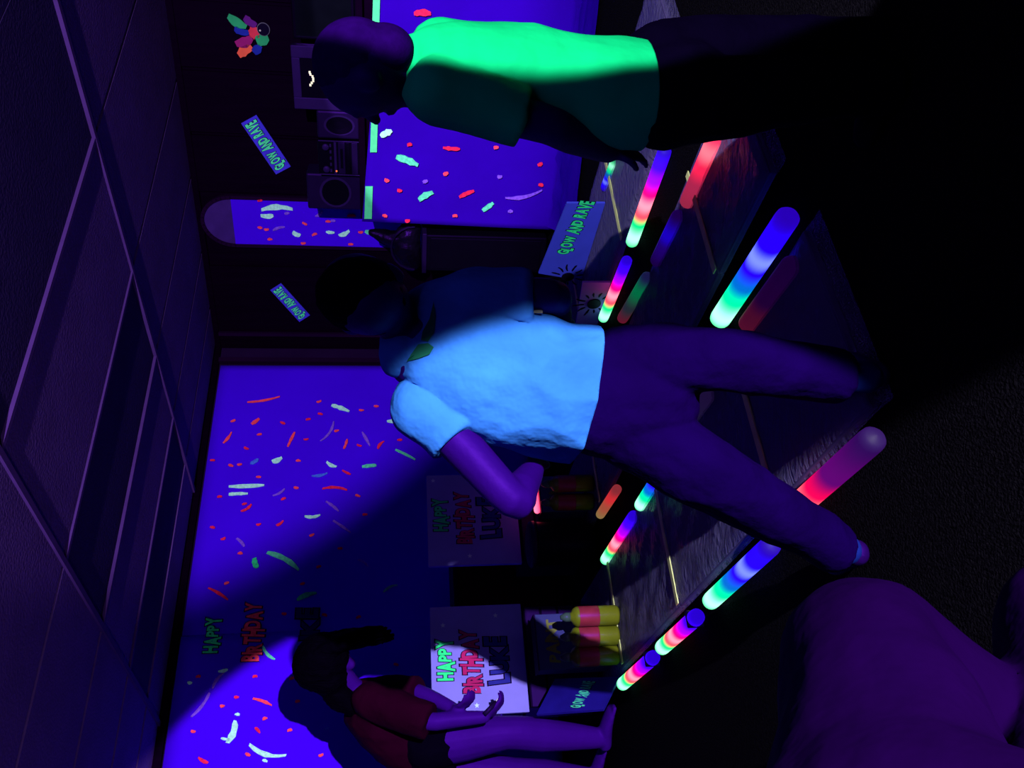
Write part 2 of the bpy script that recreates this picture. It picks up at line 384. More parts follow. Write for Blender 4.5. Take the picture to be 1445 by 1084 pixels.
# wood panelling on the right wall: boards and mouldings
def RW(px, py, off=0.0): return PL(px, py, C0 + RN * off, RN)
def rs(px, py): return (RW(px, py) - C0).dot(RD)
edges = [0.0, rs(300, 470), rs(320, 372), rs(320, 272)]
while edges[-1] < 4.6: edges.append(edges[-1] + 0.42)
for a, b in zip(edges, edges[1:]):
    if b - a > 0.05 and not (abs(a - edges[2]) < 1e-6):
        strip('wall_panel', C0 + RD * (a + .012), C0 + RD * (b - .012), RN, 0.10, ZC - 0.05, 0.018, WOOD, wr)
for s in (rs(300, 468), rs(300, 505)):
    strip('moulding', C0 + RD * (s - .014), C0 + RD * (s + .014), RN, 0.10, ZC - .05, 0.045, WOODL, wr)
strip('moulding', C0 - U * 0.16, C0 - U * 0.12, -V, 0.10, ZC - .05, 0.045, WOODL, wl)

# ------------------------------------------------------------------ painted sheets on the left wall
def sheet_mesh(name, p, q, z0, z1, n, amp, m, parent, nx=40, nz=24, tilt0=0, tilt1=0, zt1=None, seed=0.0):
    """hanging cloth between p and q with soft folds and a thin edge"""
    bm = bmesh.new(); g = []
    for j in range(nz + 1):
        row = []
        for i in range(nx + 1):
            s, t = i / nx, j / nz
            top = z1 + ((zt1 - z1) * s if zt1 is not None else 0)
            c = p.lerp(q, s) + (q - p).normalized() * (tilt0 * (1 - s) + tilt1 * s) * (1 - t)
            w_ = noise.noise(Vector((s * 7 + seed, t * 2.2, seed))) * amp * (1.15 - t)
            row.append(bm.verts.new(c + Z * (z0 + (top - z0) * t) + n * (w_ + amp)))
        g.append(row)
    for j in range(nz):
        for i in range(nx): bm.faces.new((g[j][i], g[j][i + 1], g[j + 1][i + 1], g[j + 1][i]))
    o = new_obj(name, bm_mesh(bm, name, True), m, parent)
    sd = o.modifiers.new('thick', 'SOLIDIFY'); sd.thickness = 0.003; sd.offset = -1
    return o
def LW(px, py): return PL(px, py, UV(0, VW - 0.03), -V)
sA1 = LW(300, 517).dot(U); sA0 = LW(240, 914).dot(U); sB0 = -1.2
tA = thing('painted_sheet', UV(sA1, VW - .03, 0.0), 'white backdrop sheet with splashes and a shadow, next to the wood panelling', 'sheet', 'backdrop sheets on the left wall')
sheet_mesh('cloth', UV(sA0 - .02, VW - .032), UV(sA1, VW - .032), 0.05, ZC - .07, -V, 0.006, SHEET, tA, seed=1.0)
tB = thing('painted_sheet', UV(sA0, VW - .05, 0.0), 'white backdrop sheet with birthday lettering behind the bending woman', 'sheet', 'backdrop sheets on the left wall')
sheet_mesh('cloth', UV(sB0, VW - .048), UV(sA0 + .06, VW - .048), 0.05, ZC - .07, -V, 0.006, SHEET, tB, seed=5.0)
PA, PB = UV(0, VW - .046), UV(0, VW - .062)
left_strokes = [(349,568,395,560,'p'),(450,566,'p'),(468,572,493,581,'w',.045),(510,578,'p'),(531,574,'p'),(452,584,'r'),(435,591,'r'),(399,597,'r'),(355,599,366,591,'p',.045),
 (329,594,'p'),(315,626,327,610,'p'),(366,613,'p'),(406,631,416,610,'p'),(432,620,'r'),(452,623,471,595,'v'),(475,608,'p'),(485,634,490,620,'p'),(511,610,522,630,'v'),(564,620,'r'),
 (507,629,'r'),(533,634,542,623,'r'),(546,595,569,591,'w',.04),(384,652,398,646,'w',.05),(421,650,'p'),(348,633,'r'),(326,658,'p'),(338,655,'p'),(358,650,361,654,'b',.09),(461,652,475,659,'w',.035),
 (511,659,531,657,'m',.04),(558,635,586,649,'m'),(323,687,373,685,'w',.036),(323,698,350,697,'w',.036),(430,729,452,727,'w',.03),(455,690,490,692,'r'),(345,711,'r'),(340,722,355,712,'r'),
 (315,760,'r'),(365,672,'p'),(460,708,478,722,'v'),(470,735,495,752,'v'),(440,755,'p'),(400,705,'r'),(418,688,'p'),(483,664,495,670,'r'),(390,742,400,735,'r'),(440,672,462,668,'b'),(365,740,'r'),
 (385,700,402,690,'v'),(300,745,'r'),(310,700,'r'),(505,700,'p'),(515,725,'r'),(300,650,'r'),(334,760,345,772,'v'),
 (294,830,322,847,'r'),(320,823,'p'),(339,783,'p'),(359,788,363,802,'g',.05),(377,780,422,805,'m',.045),(427,823,'r'),(419,847,447,837,'g',.04),(541,836,561,826,'m'),(401,865,'r'),(458,868,'r',),(506,872,'r'),
 (480,775,'r'),(505,790,520,800,'v'),(450,800,'r')]
strokes(left_strokes, PA, -V, tA, .8)
strokes([(371,912,388,931,'m'),(308,948,322,945,'w'),(280,954,'r'),(268,965,'w'),(314,996,'p'),(273,1032,'p'),(360,955,'r'),(412,958,'p'),(420,990,'p'),(334,985,'r'),(357,986,384,996,'p'),(374,1014,'p'),
 (360,1027,367,1035,'r'),(409,1031,'p'),(321,1049,332,1017,'w',.055),(335,1008,'w'),(312,1042,328,1044,'w',.02),(352,1051,404,1066,'w',.035),(350,1065,'p'),(374,1074,'w'),(280,1069,294,1077,'r'),(453,1066,'p'),(559,938,'p'),(461,1028,'b',),
 (296,978,270,1012,'v'),(316,950,300,972,'v')], PB, -V, tB, .75)
def px_word(name, txt, x0, x1, y0, y1, p, n, rt, m, parent, up=None, **k):
    """word that spans image box x0..x1 (height) and y0..y1 (length) on a plane"""
    c = PL((x0 + x1) / 2, (y0 + y1) / 2, p, n); a = PL((x0 + x1) / 2, y1, p, n); b = PL((x0 + x1) / 2, y0, p, n)
    d = PL(x0, (y0 + y1) / 2, p, n); e = PL(x1, (y0 + y1) / 2, p, n)
    return word(name, txt, c, rt, up or Z, n, (b - a).length, (d - e).length, m, parent, **k)
px_word('lettering', 'HAPPY', 288, 313, 872, 922, PB, -V, U, GREEN, tB, lift=.01, lab='green lettering reading happy')
px_word('lettering', 'BIRTHDAY', 342, 374, 850, 933, PB, -V, U, PINK, tB, lift=.01, lab='red lettering reading birthday')
px_word('lettering', 'LUKE', 416, 450, 858, 935, PB, -V, U, mat('deep blue ink', (0.01, 0.004, 0.12), .6), tB, lift=.01)

# ------------------------------------------------------------------ arched niche with painted paper
ny0, ny1 = 278, 345
n0 = rs(380, ny1) ; n1 = rs(380, ny0)
zt = RW(330, 312).z; zbot = RW(608, 312).z; wN = n1 - n0; zarch = RW(287, 310).z - zt
nic = thing('arched_panel', C0 + RD * (n0 + n1) / 2 + Z * zbot, 'tall arched wall panel covered with splashed white paper', 'wall panel')
p0, p1 = C0 + RD * n0, C0 + RD * n1
paper = slab('paper', [p0 + Z * zbot + RN * .030, p1 + Z * zbot + RN * .030, p1 + Z * zt + RN * .030, p0 + Z * zt + RN * .030], RN, 0.008, SHEET, nic)
arch = [p0 + Z * zt, p1 + Z * zt] + [C0 + RD * ((n0 + n1) / 2 + wN / 2 * math.cos(a)) + Z * (zt + zarch * math.sin(a)) for a in [math.pi * k / 16 for k in range(1, 16)]]
slab('arch_top', [a + RN * .026 for a in arch], RN, 0.01, mat('dim arch glass', (0.035, 0.010, 0.15), .6, .2), nic)
bm = bmesh.new()
out = [p0 + Z * zbot] + [C0 + RD * ((n0 + n1) / 2 - wN / 2 * math.cos(a)) + Z * (zt + zarch * math.sin(a)) for a in [math.pi * k / 20 for k in range(21)]] + [p1 + Z * zbot]
for a, b in zip(out, out[1:]):
    d = (b - a); 
    if d.length > 1e-4: box_bm(bm, (a + b) / 2 + RN * .02, d.normalized(), RN, d.normalized().cross(RN), d.length / 2 + .004, .018, .012)
new_obj('arch_frame', bm_mesh(bm, 'arch_frame'), WOODL, nic)
strokes([(369,296,413,295,'w',.05),(368,304,386,304,'w',.05),(413,327,424,332,'w',.05),(478,332,493,325,'w',.045),(460,327,472,328,'w',.03),(430,315,'p'),(367,320,'p'),(376,323,'p'),(444,331,'p'),(381,339,'p'),
 (428,343,'p'),(495,346,'p'),(509,327,'p'),(515,326,528,330,'m',.05),(367,284,'r'),(490,305,502,305,'r'),(463,314,'p'),(385,325,402,320,'v'),(445,305,455,298,'v'),(405,300,'v'),(470,312,'v')], C0 + RN * .032, RN, nic, .8)

# ------------------------------------------------------------------ chimney breast, mantel, hanging sheet
FOFF = 0.62
def FP(px, py, off=FOFF): return PL(px, py, C0 + RN * off, RN)
f0 = (FP(540, 312) - C0).dot(RD); f1 = f0 + 2.1
zl = FP(511, 310).z; 
MS = 0.095                                             # the taped edge drops towards the right
zmant = zl + 0.01
slab_c = [C0 + RD * f0 + RN * .02, C0 + RD * f1 + RN * .02]
fire = thing('mantelpiece', C0 + RD * (f0 + f1) / 2 + RN * .3, 'dark mantelpiece under the splashed sheet and the stereo', 'mantelpiece')
box('breast', C0 + RD * (f0 + f1) / 2 + RN * (FOFF / 2 - .03) + Z * (zmant - .04) / 2, RD, RN, Z, (f1 - f0) / 2 - .03, FOFF / 2 - .05, (zmant - .04) / 2, WOOD, fire)
box('shelf', C0 + RD * (f0 + f1) / 2 + RN * (FOFF / 2 - .01) + Z * (zmant - .02), RD, RN, Z, (f1 - f0) / 2, FOFF / 2 - .012, .02, WOOD, fire)
hs = thing('painted_sheet', C0 + RD * f0 + RN * FOFF, 'splashed white sheet hung with dashes of green tape behind the green shirt', 'sheet')
hp0, hp1 = C0 + RD * f0 + RN * (FOFF + .0), C0 + RD * f1 + RN * (FOFF + .0)
sheet_mesh('cloth', hp0, hp1, 0.02, zmant - .01, RN, 0.014, SHEET_DIM, hs, 60, 30, tilt0=-0.02, zt1=zmant - .01 - MS * (f1 - f0), seed=9.0)
bm = bmesh.new(); g = []
for j in range(13):
    row = []
    for i in range(41):
        c = hp0.lerp(hp1, i / 40); d_ = .02 + .62 * j / 12 * (1 - .35 * (i / 40)) 
        w_ = .012 + .030 * max(0, 1 - abs(noise.noise(Vector((i * .22, j * .35, 4)))) * 3) * (1 - j / 14)
        row.append(bm.verts.new(c + RN * (d_ + .02 * noise.noise(Vector((i * .3, 7, j * .1)))) + Z * (w_ + .02 * (j == 0))))
    g.append(row)
for j in range(12):
    for i in range(40): bm.faces.new((g[j][i], g[j][i + 1], g[j + 1][i + 1], g[j + 1][i]))
new_obj('cloth_spread', bm_mesh(bm, 'cloth_spread', True), SHEET_DIM, hs)
PH = C0 + RN * (FOFF + .034)
strokes([(584,19,608,19,'r',.035),(567,65,'p'),(588,146,602,143,'m',.04),(537,192,553,184,'w',.04),(578,203,'r'),(559,221,590,233,'m',.045),(625,208,649,210,'r'),(700,207,'p'),(546,254,'p'),(629,245,'p'),
 (564,269,'r',),(591,282,611,271,'m',.04),(648,278,669,269,'r'),(681,297,696,286,'m',.035),(713,279,765,268,'v'),(763,261,'r'),(642,303,'p'),(543,304,'p'),(762,231,'r'),(600,255,'v'),(705,250,'v'),(560,150,'r'),(575,310,'r'),(720,300,'v')], PH, RN, hs)
for x0, x1, y0, y1 in ((527.5, 537.5, -40, 54), (524, 533.5, 157, 215), (515.5, 526, 263, 309)):
    dx = (y1 - y0) * 0.03
    q = [PL(x0, y0, PH, RN), PL(x1, y0, PH, RN), PL(x1 - dx, y1, PH, RN), PL(x0 - dx, y1, PH, RN)]
    slab('tape_strip', q, RN, .003, TAPE, hs)

# ------------------------------------------------------------------ wall stickers
def sticker(px4, label):
    off = .03
    q = [RW(*p, off) for p in px4]                        # image order: top-left, top-right, bottom-right, bottom-left
    tl, tr, br, bl = q
    c = sum(q, Vector()) / 4
    rt = ((tl + tr) / 2 - (bl + br) / 2); L_ = rt.length; rt.normalize()
    up = ((tl + bl) / 2 - (tr + br) / 2); H_ = up.length; up = (up - rt * up.dot(rt)).normalized()
    s = thing('wall_sticker', c, label, 'sign', 'glow stickers on the wood wall')
    box('strip', c, rt, up, RN, L_ / 2, H_ / 2, .004, mat('sticker blue', (0.05, 0.03, 0.75), .7, .2), s, .001)
    word('lettering', 'GLOW AND RAVE', c + RN * .004, rt, up, RN, L_ * .9, H_ * .8, mat('sticker green', (0.08, 0.75, 0.42), .7, .2), s, lift=.004, outline=True, jitter=.2, lab='green lettering')
sticker([(340, 172), (362, 164), (412, 236), (388, 245)], 'slanted blue sticker with green lettering between the neon splash and the arch')
sticker([(380, 408), (398, 401), (438, 446), (422, 453)], 'smaller slanted blue sticker with green lettering above the dark-haired child')
# neon splash emblem
sp = thing('wall_emblem', RW(355, 50, .03), 'multicoloured neon splash sticker with a black ball on the wood wall', 'sticker')
EM = dict(g=mat('emblem green', (.02, .28, .13), .7), r=mat('emblem red', (.62, .03, .07), .7), o=mat('emblem orange', (.85, .10, .06), .7), m=mat('emblem magenta', (.28, .01, .16), .7), b=mat('emblem blue', (.01, .02, .35), .7), p=mat('emblem purple', (.10, .01, .20), .7))
for x0, y0, x1, y1, c, wd in [(322, 22, 348, 38, 'g', .055), (345, 24, 362, 36, 'p', .05), (331, 40, 352, 46, 'b', .045), (333, 62, 356, 53, 'm', .07), (352, 48, 366, 46, 'r', .075), (337, 78, 356, 66, 'o', .065), (358, 74, 368, 64, 'b', .055), (362, 58, 379, 53, 'g', .07)]:
    o = stroke(RW(x0, y0, .03), RW(x1, y1, .03), RN, EM[c], sp, wd, .008); o.name = 'splash_drop'; o.data.name = 'splash_drop'
def disc(name, c, n, r, th, m, parent, seg=24):
    bm = bmesh.new(); cyl_bm(bm, c, c + n * th, r, r, seg); return new_obj(name, bm_mesh(bm, name), m, parent)
cb = RW(372, 41, .03); rb = (RW(372, 33, .03) - RW(372, 50, .03)).length / 2
disc('ball_rim', cb + RN * .006, RN, rb * 1.12, .004, mat('emblem rim', (.10, .09, .16), .6), sp); disc('ball', cb + RN * .010, RN, rb, .005, BLACK, sp)
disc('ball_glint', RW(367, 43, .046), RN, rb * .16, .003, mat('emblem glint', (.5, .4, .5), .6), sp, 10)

# ------------------------------------------------------------------ things on the mantel
zm = zmant
def on_mantel(s, d): return C0 + RD * s + RN * d
def ms(px, py, d=0.45): return (PL(px, py, C0 + RN * d, RN) - C0).dot(RD)
def mz(px, py, d=0.45): return PL(px, py, C0 + RN * d, RN).z
def speaker(y0, y1, xt, label, oval, depth=.45, cone_m=BLKPL):
    s0, s1 = ms(480, y1, depth), ms(480, y0, depth); zt_ = mz(xt, (y0 + y1) / 2, depth); w_ = (s1 - s0) / 2; h_ = (zt_ - zm) / 2
    c = on_mantel((s0 + s1) / 2, depth - .11)
    o = thing('stereo_speaker', c + Z * zm, label, 'speaker', 'pair of stereo speakers')
    box('cabinet', c + Z * (zm + h_), RD, RN, Z, w_, .10, h_, GREYD, o, .012)
    cc = c + Z * (zm + h_ * .95) + RN * .10
    ry = h_ * .62 if oval else min(w_, h_) * .72; rx = w_ * .62 if oval else ry
    for nm, k, li, mm in (('cone_ring', 1.18, .004, GREYPL), ('cone', 1.0, .008, BLKPL)):
        bm = bmesh.new(); ring = [bm.verts.new(cc + RD * (rx * k * math.cos(2 * math.pi * i / 24)) + Z * (ry * k * math.sin(2 * math.pi * i / 24)) + RN * li) for i in range(24)]
        inn = [bm.verts.new(cc + RD * (rx * k * .45 * math.cos(2 * math.pi * i / 24)) + Z * (ry * k * .45 * math.sin(2 * math.pi * i / 24)) + RN * (li - .003)) for i in range(24)]
        bs = [bm.verts.new(v.co - RN * li) for v in ring]
        for i in range(24):
            j = (i + 1) % 24; bm.faces.new((ring[i], ring[j], inn[j], inn[i])); bm.faces.new((ring[i], bs[i], bs[j], ring[j]))
        bm.faces.new(inn)
        new_obj(nm, bm_mesh(bm, nm), mm, o)
speaker(158, 197, 447, 'grey stereo speaker with an oval cone beside the framed screen', True)
speaker(247, 297, 433, 'dark stereo speaker with a round black cone by the arched panel', False, .42)
s0, s1 = ms(480, 248), ms(480, 198); ztp = mz(449, 222); c = on_mantel((s0 + s1) / 2, .34); h_ = (ztp - zm) / 2; w_ = (s1 - s0) / 2
st = thing('stereo_unit', c + Z * zm, 'dark hi-fi unit with knobs and slots between two speakers', 'stereo')
box('body', c + Z * (zm + h_), RD, RN, Z, w_ - .005, .11, h_, BLKPL, st, .008)
fr = c + RN * .112 + Z * zm
for k, (z0, z1, mm) in enumerate(((.06, .20, GREYD), (.24, .33, BLKPL), (.36, .52, GREYD), (.56, .62, GREYPL))):
    box('front_panel', fr + Z * (h_ * (z0 + z1)), RD, RN, Z, w_ * .88, .004, h_ * (z1 - z0), mm, st, .002)
box('cassette_slot', fr + Z * h_ * .44 * 2 + RN * .004, RD, RN, Z, w_ * .55, .003, h_ * .06, BLKPL, st, .001)
for k in (-.62, .62):
    lathe('knob', fr + RD * (w_ * k) + Z * h_ * 1.62 + RN * .002, [(.022, 0), (.022, .012), (.018, .016)], GREYPL, st, 16, RN)
for k in range(5): box('button', fr + RD * (w_ * (-.7 + .35 * k)) + Z * h_ * 1.40 + RN * .003, RD, RN, Z, .010, .004, .006, GREYPL, st, .001)
lathe('indicator_lamp', fr + RD * (-w_ * .72) + Z * h_ * 1.15 + RN * .004, [(.006, 0), (.006, .004)], mat('indicator lamp', (.5, .1, .02), .5, emis=(1, .2, .05), estr=.8), st, 10, RN)
for k in (-1, 1): box('side_trim', fr + RD * (w_ * .94 * k) + Z * h_, RD, RN, Z, w_ * .03, .005, h_ * .96, GREYPL, st, .002)
# framed screen
s0, s1 = ms(460, 157), ms(460, 68); ztp = mz(412, 110); h_ = (ztp - zm) / 2; w_ = (s1 - s0) / 2; c = on_mantel((s0 + s1) / 2, .38)
ds = thing('framed_screen', c + Z * zm, 'framed black screen with small white digits behind the child in green', 'screen')
box('back_case', c + Z * (zm + h_), RD, RN, Z, w_, .03, h_, GREYD, ds, .006)
for sgn in (-1, 1):
    box('frame_side', c + RD * (sgn * (w_ - .035)) + Z * (zm + h_) + RN * .034, RD, RN, Z, .035, .012, h_, GREYPL, ds, .004)
    box('frame_bar', c + Z * (zm + h_ + sgn * (h_ - .025)) + RN * .034, RD, RN, Z, w_ - .07, .012, .025, GREYPL, ds, .004)
box('panel', c + Z * (zm + h_) + RN * .032, RD, RN, Z, w_ - .06, .004, h_ - .03, BLKPL, ds, 0)
DIG = mat('lit digits', (.8, .75, .6), .6, emis=(.9, .8, .6), estr=.6)
for px, py in ((437, 102), (438, 105), (441, 108), (442, 111), (442, 114), (440, 117), (438, 120)):
    p = PL(px, py, c + RN * .04, RN); box('digit_segment', p, RD, RN, Z, .007, .003, .006, DIG, ds, 0)
# black panel at the right end of the mantel
s0, s1 = ms(460, 58, .3), ms(460, -40, .3); ztp = mz(411, 20, .3); c = on_mantel((s0 + s1) / 2, .26)
tv = thing('flat_screen', c + Z * zm, 'large dark flat screen at the end of the mantel, behind the green-shirted child', 'screen')
box('housing', c + Z * ((zm + ztp) / 2 + .01), RD, RN, Z, (s1 - s0) / 2, .025, (ztp - zm) / 2 - .01, BLKPL, tv, .006)
box('display', c + Z * ((zm + ztp) / 2 + .01) + RN * .027, RD, RN, Z, (s1 - s0) / 2 - .015, .003, (ztp - zm) / 2 - .03, mat('dark glass', (.002, .002, .006), .1, .5), tv, 0)
box('foot', c + Z * (zm + .008), RD, RN, Z, .14, .08, .008, BLKPL, tv, .003)

# ------------------------------------------------------------------ dark clutter under the arch
Yb = 5.62
a = A(598, 318, Yb); b = A(598, 372, Yb); zt_ = a.z; zb_ = 0.0; cx = (a + b) / 2
bx = thing('black_cabinet', Vector((cx.x, cx.y, 0)), 'tall black cabinet beside the hung sheet, under the arched panel', 'cabinet')
hw = (a - b).length / 2
box('body', Vector((cx.x, cx.y, zt_ / 2 + .02)), RD, RN, Z, hw, .14, zt_ / 2 - .02, BLKPL, bx, .01)
box('door', Vector((cx.x, cx.y, zt_ / 2 + .02)) + RN * .143, RD, RN, Z, hw - .02, .006, zt_ / 2 - .06, BLKPL, bx, .004)
box('top', Vector((cx.x, cx.y, zt_)), RD, RN, Z, hw + .012, .155, .015, GREYD, bx, .004)
bag = thing('black_bag', Vector((cx.x, cx.y, zt_ + .015)), 'slumped black glossy bag on the black cabinet before the arch', 'bag')
def bagb(bm):
    p = Vector((cx.x, cx.y, zt_ + .03))
    loft(bm, [(p - RD * .15 + Z * .05, .06, .05), (p - RD * .05 + Z * .09, .10, .08), (p + RD * .06 + Z * .08, .09, .07), (p + RD * .13 + Z * .05, .06, .05)], side=Z)
    loft(bm, [(p + RD * .02 + Z * .12, .07), (p + RD * .05 + Z * .24, .05), (p + RD * .08 + Z * .33, .02)])
organic('bag_body', bagb, mat('glossy black vinyl', (.002, .001, .006), .4, .25, bump=.4, bscale=25), bag, .008, 3, .006, 14)
bm = bmesh.new(); p = Vector((cx.x, cx.y, zt_ + .015)) + RN * .07
for i in range(10):
    t0, t1 = math.pi * i / 10, math.pi * (i + 1) / 10
    cyl_bm(bm, p - RD * (.16 * math.cos(t0)) + Z * (.05 + .16 * math.sin(t0)), p - RD * (.16 * math.cos(t1)) + Z * (.05 + .16 * math.sin(t1)), .008, n=8)
new_obj('strap', bm_mesh(bm, 'strap'), GREYD, bag)

# ------------------------------------------------------------------ floor mats under plastic film
def floor_mat(label, u0, u1, vs_, th=0.022):
    o = thing('floor_mat', UV((u0 + u1) / 2, (vs_[0] + vs_[-1]) / 2, 0), label, 'mat', 'plastic covered floor mats')
    for a, b in zip(vs_, vs_[1:]):
        box('mat_panel', UV((u0 + u1) / 2, (a + b) / 2, th / 2 + .001), U, V, Z, (u1 - u0) / 2, (b - a) / 2 - .003, th / 2, MATM, o, .004)
    for a in vs_[1:-1]:
        box('seam_tape', UV((u0 + u1) / 2, a, th + .012), U, V, Z, (u1 - u0) / 2 - .01, .013, .002, SEAM, o, 0)
    bm = bmesh.new(); nx, ny = 24, int((vs_[-1] - vs_[0]) / .03); g = []
    for j in range(ny + 1):
        row = []
        for i in range(nx + 1):
            uu = u0 - .012 + (u1 - u0 + .024) * i / nx; vv = vs_[0] - .06 + (vs_[-1] - vs_[0] + .08) * j / ny
            wv = 1 - abs(noise.noise(Vector((uu * 7 + vv * 3, vv * 4 - uu * 2, u0)))) * 2
            e = min(uu - u0, u1 - uu, vv - vs_[0]); z = th + .006 + .007 * max(wv, 0) + .004 * noise.noise(Vector((uu * 22, vv * 22, 3)))
            if e < 0.012: z = max(.004, th + .004 - (0.012 - e) * .7)
            row.append(bm.verts.new(UV(uu, vv, z)))
        g.append(row)
    for j in range(ny):
        for i in range(nx): bm.faces.new((g[j][i], g[j][i + 1], g[j + 1][i + 1], g[j + 1][i]))
    new_obj('plastic_film', bm_mesh(bm, 'plastic_film', True), FILM, o)
floor_mat('nearest plastic-covered mat, under the bottles and birthday boards', .862, 1.405, [1.42, 1.94, 2.86, 3.735, 4.45])
floor_mat('middle plastic-covered mat between two rows of glowing tubes', 1.675, 2.16, [1.47, 1.91, 2.83, 3.71, 4.45])
floor_mat('far plastic-covered mat in front of the hung sheet, with lettered cards', 2.535, 3.18, [1.75, 2.67, 3.55, 4.45])

# ------------------------------------------------------------------ glowing foam tubes
G_ = (0.02, 1.0, 0.30); GW = (0.12, 1.0, 0.45); R_ = (1.0, 0.03, 0.10); RP = (1.0, 0.12, 0.22); B_ = (0.02, 0.0, 1.0); P_ = (0.25, 0.0, 0.95); BW = (0.12, 0.18, 1.0); K_ = (0.02, 0.005, 0.06)
GRB = [(0, (0, .40, .12)), (.12, (.30, 1, .55)), (.26, (0, .65, .15)), (.36, (.85, .05, .08)), (.47, (1, .20, .28)), (.58, (.75, 0, .14)), (.72, (.22, 0, .65)), (.85, (.03, 0, .8)), (1, (.01, 0, .30))]
GB = [(0, (0, .40, .12)), (.11, (.30, 1, .60)), (.27, (0, .65, .22)), (.42, (0, .08, .35)), (.56, (.01, 0, .75)), (.66, (.11, .15, 1)), (.76, (.01, 0, .85)), (1, (.01, 0, .22))]
RK = [(0, (.7, .0, .05)), (.13, (1, .10, .14)), (.28, (.6, .0, .06)), (.50, (.07, 0, .10)), (1, (.012, 0, .05))]
KR = [(0, (.16, .01, .03)), (.35, (.22, .01, .04)), (.6, (.6, .01, .05)), (.8, (1, .12, .16)), (1, (.8, .01, .06))]
DB = [(0, (.008, .0, .04)), (.4, (.012, .0, .14)), (.62, (.01, 0, .5)), (1, (.01, 0, .06))]
DG = [(0, (.12, .005, .02)), (.35, (.015, .02, .03)), (.72, (.0, .14, .05)), (1, (.008, .008, .06))]
DR = [(0, (.08, .004, .02)), (.25, (.06, .003, .02)), (.5, (.012, .0, .03)), (1, (.008, 0, .03))]
OR = [(0, (.30, .20, .07)), (.4, (.45, .09, .05)), (.7, (.8, .03, .04)), (1, (.3, .03, .04))]
DV = [(0, (.010, .008, .035)), (1, (.010, .004, .035))]
def led_tube(a, b, stops, strength, label, r=.029, z=None, clip=False):
    z = r + .004 if z is None else z
    p, q = FL(*a, z), FL(*b, z); d = (q - p); L_ = d.length; d.normalize()
    o = thing('light_tube', (p + q) / 2 - Z * z, label, 'light tube', 'glowing foam tubes along the mats')
    bm = bmesh.new(); n = 18; rings = []
    prof = [(0.02, 0), (.7, .006), (.95, .016), (1, .03)] + [(1, .03 + (L_ - .06) * k / 6) for k in range(1, 7)] + [(.95, L_ - .016), (.7, L_ - .006), (.02, L_)]
    for rr, h in prof: rings.append([bm.verts.new((r * rr * math.cos(2 * math.pi * i / n), r * rr * math.sin(2 * math.pi * i / n), h - L_ / 2)) for i in range(n)])
    for s, t_ in zip(rings, rings[1:]):
        for i in range(n): bm.faces.new((s[i], s[(i + 1) % n], t_[(i + 1) % n], t_[i]))
    bm.faces.new(rings[0][::-1]); bm.faces.new(rings[-1])
    me = bm_mesh(bm, 'foam_tube', True); me.materials.append(tube_mat('tube glow', stops, strength))
    ob = bpy.data.objects.new('foam_tube', me); COL.objects.link(ob); ob.parent = o
    ob.matrix_local = Matrix.Translation((0, 0, z)) @ d.to_track_quat('Z', 'Y').to_matrix().to_4x4()
    if clip:
        c = q - d * .05; sd = d.cross(Z)
        box('end_cap', c - sd * (r * .3) * 0 + Z * 0, d, sd, Z, .007, r * 1.05, r * 1.05, mat('pale end cap', (.05, .04, .06), .4, .4), o, .004)
    return o
S = 2.1
led_tube((877, 967), (924, 926), GRB, S, 'green, red and blue tube on carpet nearest the bending woman', clip=True)
led_tube((932, 916), (986, 868), GRB, S, 'green, red and blue tube, second from the bending woman on the near edge', clip=True)
led_tube((1000, 851), (1092, 766), GB, S, 'green and blue tube on carpet left of the striding child')
led_tube((1128, 712), (1238, 614), RK, S * .8, 'red tube fading to violet at the striding child\'s left foot', .031)
led_tube((853, 792), (896, 726), GRB, S, 'green, red and blue tube beside the dark tub and stacked boards', .027)
led_tube((902, 716), (945, 648), GB, S, 'green-ended tube running behind the striding child\'s thigh', .027)
led_tube((846, 728), (872, 688), OR, .8, 'small dull orange tube beside the farther bottles', .024)
led_tube((1013, 455), (1116, 300), GB, S, 'thick green and blue tube on the near edge of the middle mat', .034)
led_tube((850, 452), (886, 364), GRB, S, 'green, pink and violet tube on the far mat by the black elbow', .026)
led_tube((890, 346), (940, 208), GRB, S, 'green, pink and blue tube under the hand of the green-shirted child', .028)
led_tube((968, 290), (1013, 188), KR, S * .9, 'bright red tube at the far edge of the middle mat', .03)
led_tube((925, 372), (960, 300), DB, 1.0, 'dim blue tube next to the bright red tube', .028)
led_tube((877, 452), (915, 388), DG, 1.0, 'dim green tube behind the striding child\'s hip', .026)
led_tube((1052, 462), (1122, 368), DR, 1.0, 'dim violet-red tube across the gap from the thick blue tube', .03)
led_tube((968, 600), (1003, 552), DV, 1.0, 'unlit greyish tube seen between the striding child\'s legs', .03)
led_tube((868, 226), (852, 268), GB, 1.2, 'small green and blue tube under the reaching hand at the sheet', .022)

